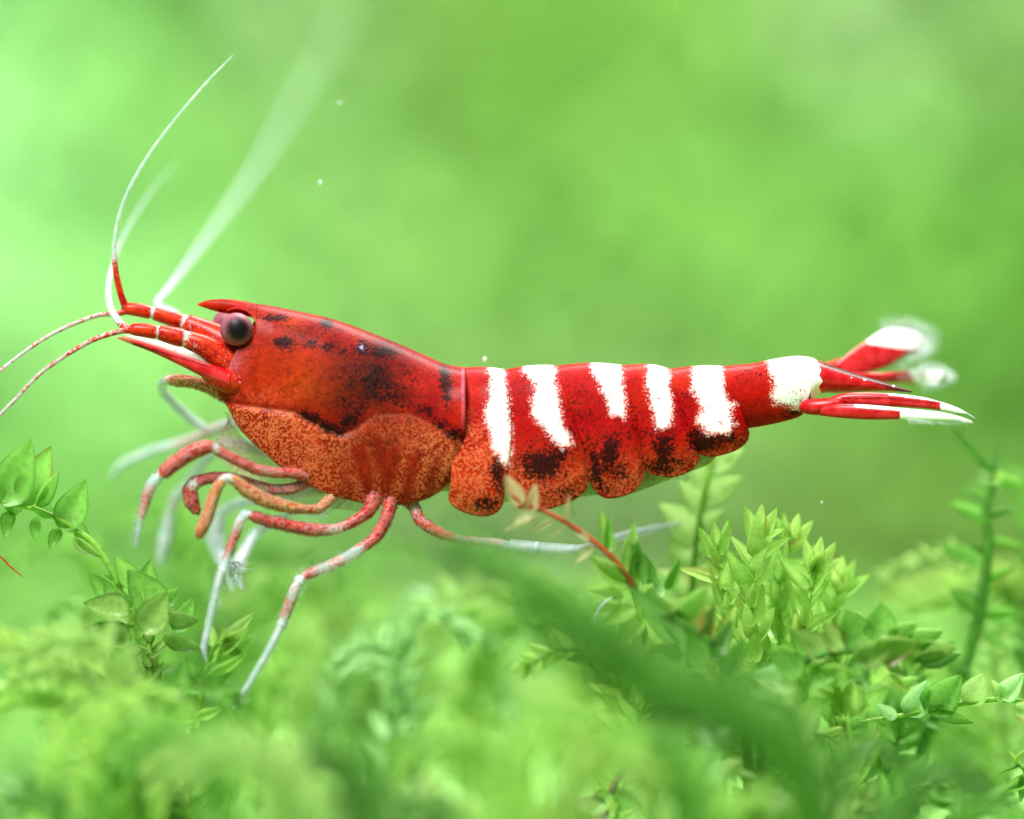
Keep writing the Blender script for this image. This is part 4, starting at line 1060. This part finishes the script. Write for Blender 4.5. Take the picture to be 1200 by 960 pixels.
# in between: moss tips close to the plane of focus filling the bed
for (px, py, d, tone, lean) in ((60, 760, 90, 'lime', -60), (60, 810, -80, 'lime', -50), (110, 830, -150, 'lime', 30), (330, 690, 170, 'green', 30), (300, 660, 200, 'deep', 30), (420, 730, 170, 'pale', 40), (490, 715, 180, 'mint', 30), (380, 700, 220, 'lime', -20), (440, 650, 260, 'green', 30),
    (540, 700, 170, 'mint', -30), (600, 690, 160, 'lime', 20), (640, 700, 110, 'lime', -40), (700, 760, 60, 'lime', -30), (680, 720, 130, 'green', -30), (770, 800, -60, 'lime', 20), (930, 860, -60, 'lime', 20), (960, 900, -140, 'green', -20), (1060, 920, -110, 'green', 30), (1080, 770, 90, 'green', 10), (1180, 690, 240, 'green', -10), (1120, 650, 170, 'pale', -30), (1190, 560, 260, 'green', -10), (1020, 790, 40, 'lime', 10), (860, 860, -80, 'pale', -20), (900, 930, -60, 'lime', 20), (820, 900, -120, 'pale', 20), (150, 780, 60, 'deep', 10), (130, 700, 110, 'green', -20), (90, 640, 160, 'green', -30), (200, 600, 230, 'green', -20), (250, 640, 240, 'green', 30), (180, 860, -60, 'olive', -20), (340, 760, 120, 'lime', 10), (1000, 940, -150, 'olive', 0), (1140, 940, -130, 'deep', 20), (1040, 830, 60, 'green', 10), (110, 750, -100, 'pale', -30), (150, 810, -130, 'lime', 20), (210, 800, -90, 'green', 20), (90, 790, -90, 'pale', -40), (150, 700, 90, 'green', -10)):
    d = d * (2.6 if px < 700 else 1.3)
    moss('%s moss sprig in the bed %s the %s' % (WORD[tone], 'just behind' if d > 0 else 'just before', near(px)), wander(px, py, d, 0, (lean + (18 if lean >= 0 else -18)) * 1.6), tone, L=rng.uniform(42, 54), Wf=1.0, gap=8, spread=58, start=.25, rows=rng.choice((2, 2, 3)), seed=rng.randrange(9999), joined=abs(d) > 105, group='moss sprigs filling the bed', r=(3.2, 1.6), stem='lime')

# foreground moss, strongly out of focus
FRONT = [ # path, tone, leaf length, gap
    ([(980, G, -800), (930, 900, -820), (850, 830, -830), (760, 800, -840), (690, 745, -850), (620, 690, -850), (540, 645, -840)], 'deep', 60, 7, 'dark moss stem sweeping up toward the belly, strongly blurred'),
    (wander(640, 850, -700, 0, 90), 'lime', 60, 9, 'blurred lime frond arching under the dark sweeping stem'),
    (wander(560, 870, -600, 0, -80), 'lime', 55, 9, 'blurred lime frond arching away from the dark sweeping stem'),
    (wander(690, 885, -650, 0, 60), 'lime', 55, 9, 'blurred low lime frond deep under the dark sweeping stem'),
    (wander(400, 880, -600, 0, -60), 'deep', 60, 9, 'blurred dark frond between two pale fronds at the front'),
    (wander(430, 935, -500, 0, 70), 'deep', 55, 9, 'blurred low dark frond below the mint tips'),
    (wander(300, 880, -650, 0, -90), 'pale', 60, 9, 'blurred pale frond below the tip of the longest leg'),
    (wander(340, 925, -550, 0, 60), 'pale', 55, 9, 'blurred low pale frond below the tip of the longest leg'),
    (wander(220, 860, -450, 0, -60), 'green', 50, 9, 'blurred green frond at the front below the dark rimmed leaves'),
    (wander(490, 720, -300, 0, 50), 'mint', 46, 9, 'blurred tall mint frond in front of the bed under the gill cover'),
    (wander(450, 760, -260, 0, -50), 'mint', 42, 9, 'blurred shorter mint frond in front of the bed under the gill cover'),
    (wander(480, 925, -450, 0, 50), 'pale', 50, 9, 'blurred pale frond beside the low dark frond'),
    (wander(780, 870, -550, 0, -60), 'green', 55, 9, 'blurred green frond below the dark sweeping stem'),
    (wander(850, 810, -330, 0, 40), 'mint', 46, 9, 'blurred mint frond before the boat shaped leaves'),
    (wander(920, 820, -300, 0, -50), 'pale', 46, 9, 'blurred pale frond before the scaly rounded leaves'),
    (wander(740, 895, -450, 0, -50), 'pale', 50, 9, 'blurred pale frond above the round glossy leaves'),
    (wander(1080, 900, -500, 0, 60), 'deep', 55, 9, 'blurred dark frond below the grey gap'),
    (wander(1180, 945, -450, 0, -50), 'green', 50, 9, 'blurred green frond below the grey gap'),
    (wander(1000, 870, -320, 0, 50), 'deep', 45, 9, 'blurred dark frond crossing before the frilly sprig'),
    (wander(60, 935, -500, 0, -60), 'deep', 60, 9, 'blurred low dark frond below the fan of oval leaves'),
    (wander(560, 955, -450, 0, -70), 'pale', 50, 9, 'blurred lowest pale frond under the belly'),
    (wander(860, 935, -500, 0, 60), 'lime', 55, 9, 'blurred low lime frond before the frilly sprig'),
    (wander(960, 935, -350, 0, -40), 'pale', 46, 9, 'blurred low pale frond beside the frilly sprig'),
    (wander(640, 945, -400, 0, 50), 'olive', 46, 9, 'blurred low olive frond beside the round glossy leaves'),
    (wander(130, 815, -300, 0, -50), 'lime', 42, 9, 'blurred lime frond before the dark rimmed leaves'),
    (wander(160, 845, -400, 0, 60), 'green', 46, 9, 'blurred green frond before the dark rimmed leaves'),
]
for i, (path, tone, L, gap, lab) in enumerate(FRONT):
    moss(lab, path, tone, L=L, gap=gap, spread=58, start=.12, rows=3 if i % 2 else 2, seed=300 + i, joined=True, group='blurred moss at the front', r=(20, 9) if i == 0 else (5, 3), taper=.45)

# floating specks in the water
m = plain('water_speck', lin(225, 240, 232), 0.3, 0.5)
for (x, y, d, r) in ((375, 214, 60, 2.4), (568, 421, 40, 2.8), (398, 121, 90, 1.8), (963, 589, 20, 1.4)):
    V = []; F = []
    for i in range(7):
        th = math.pi * i / 6
        for j in range(10):
            ph = 2 * math.pi * j / 10; rr = r * (1 + .12 * math.sin(3 * ph + i))
            V.append(tuple(P(x, y, d) + Vector((math.sin(th) * math.cos(ph), math.sin(th) * math.sin(ph), math.cos(th))) * rr * PX))
    for i in range(6):
        for j in range(10): F.append((i * 10 + j, i * 10 + (j + 1) % 10, (i + 1) * 10 + (j + 1) % 10, (i + 1) * 10 + j))
    o = link_mesh('water_speck', V, F, m, origin=P(x, y, d)); o['label'] = 'tiny white speck drifting in the water'; o['category'] = 'speck'; o['group'] = 'specks drifting in the water'
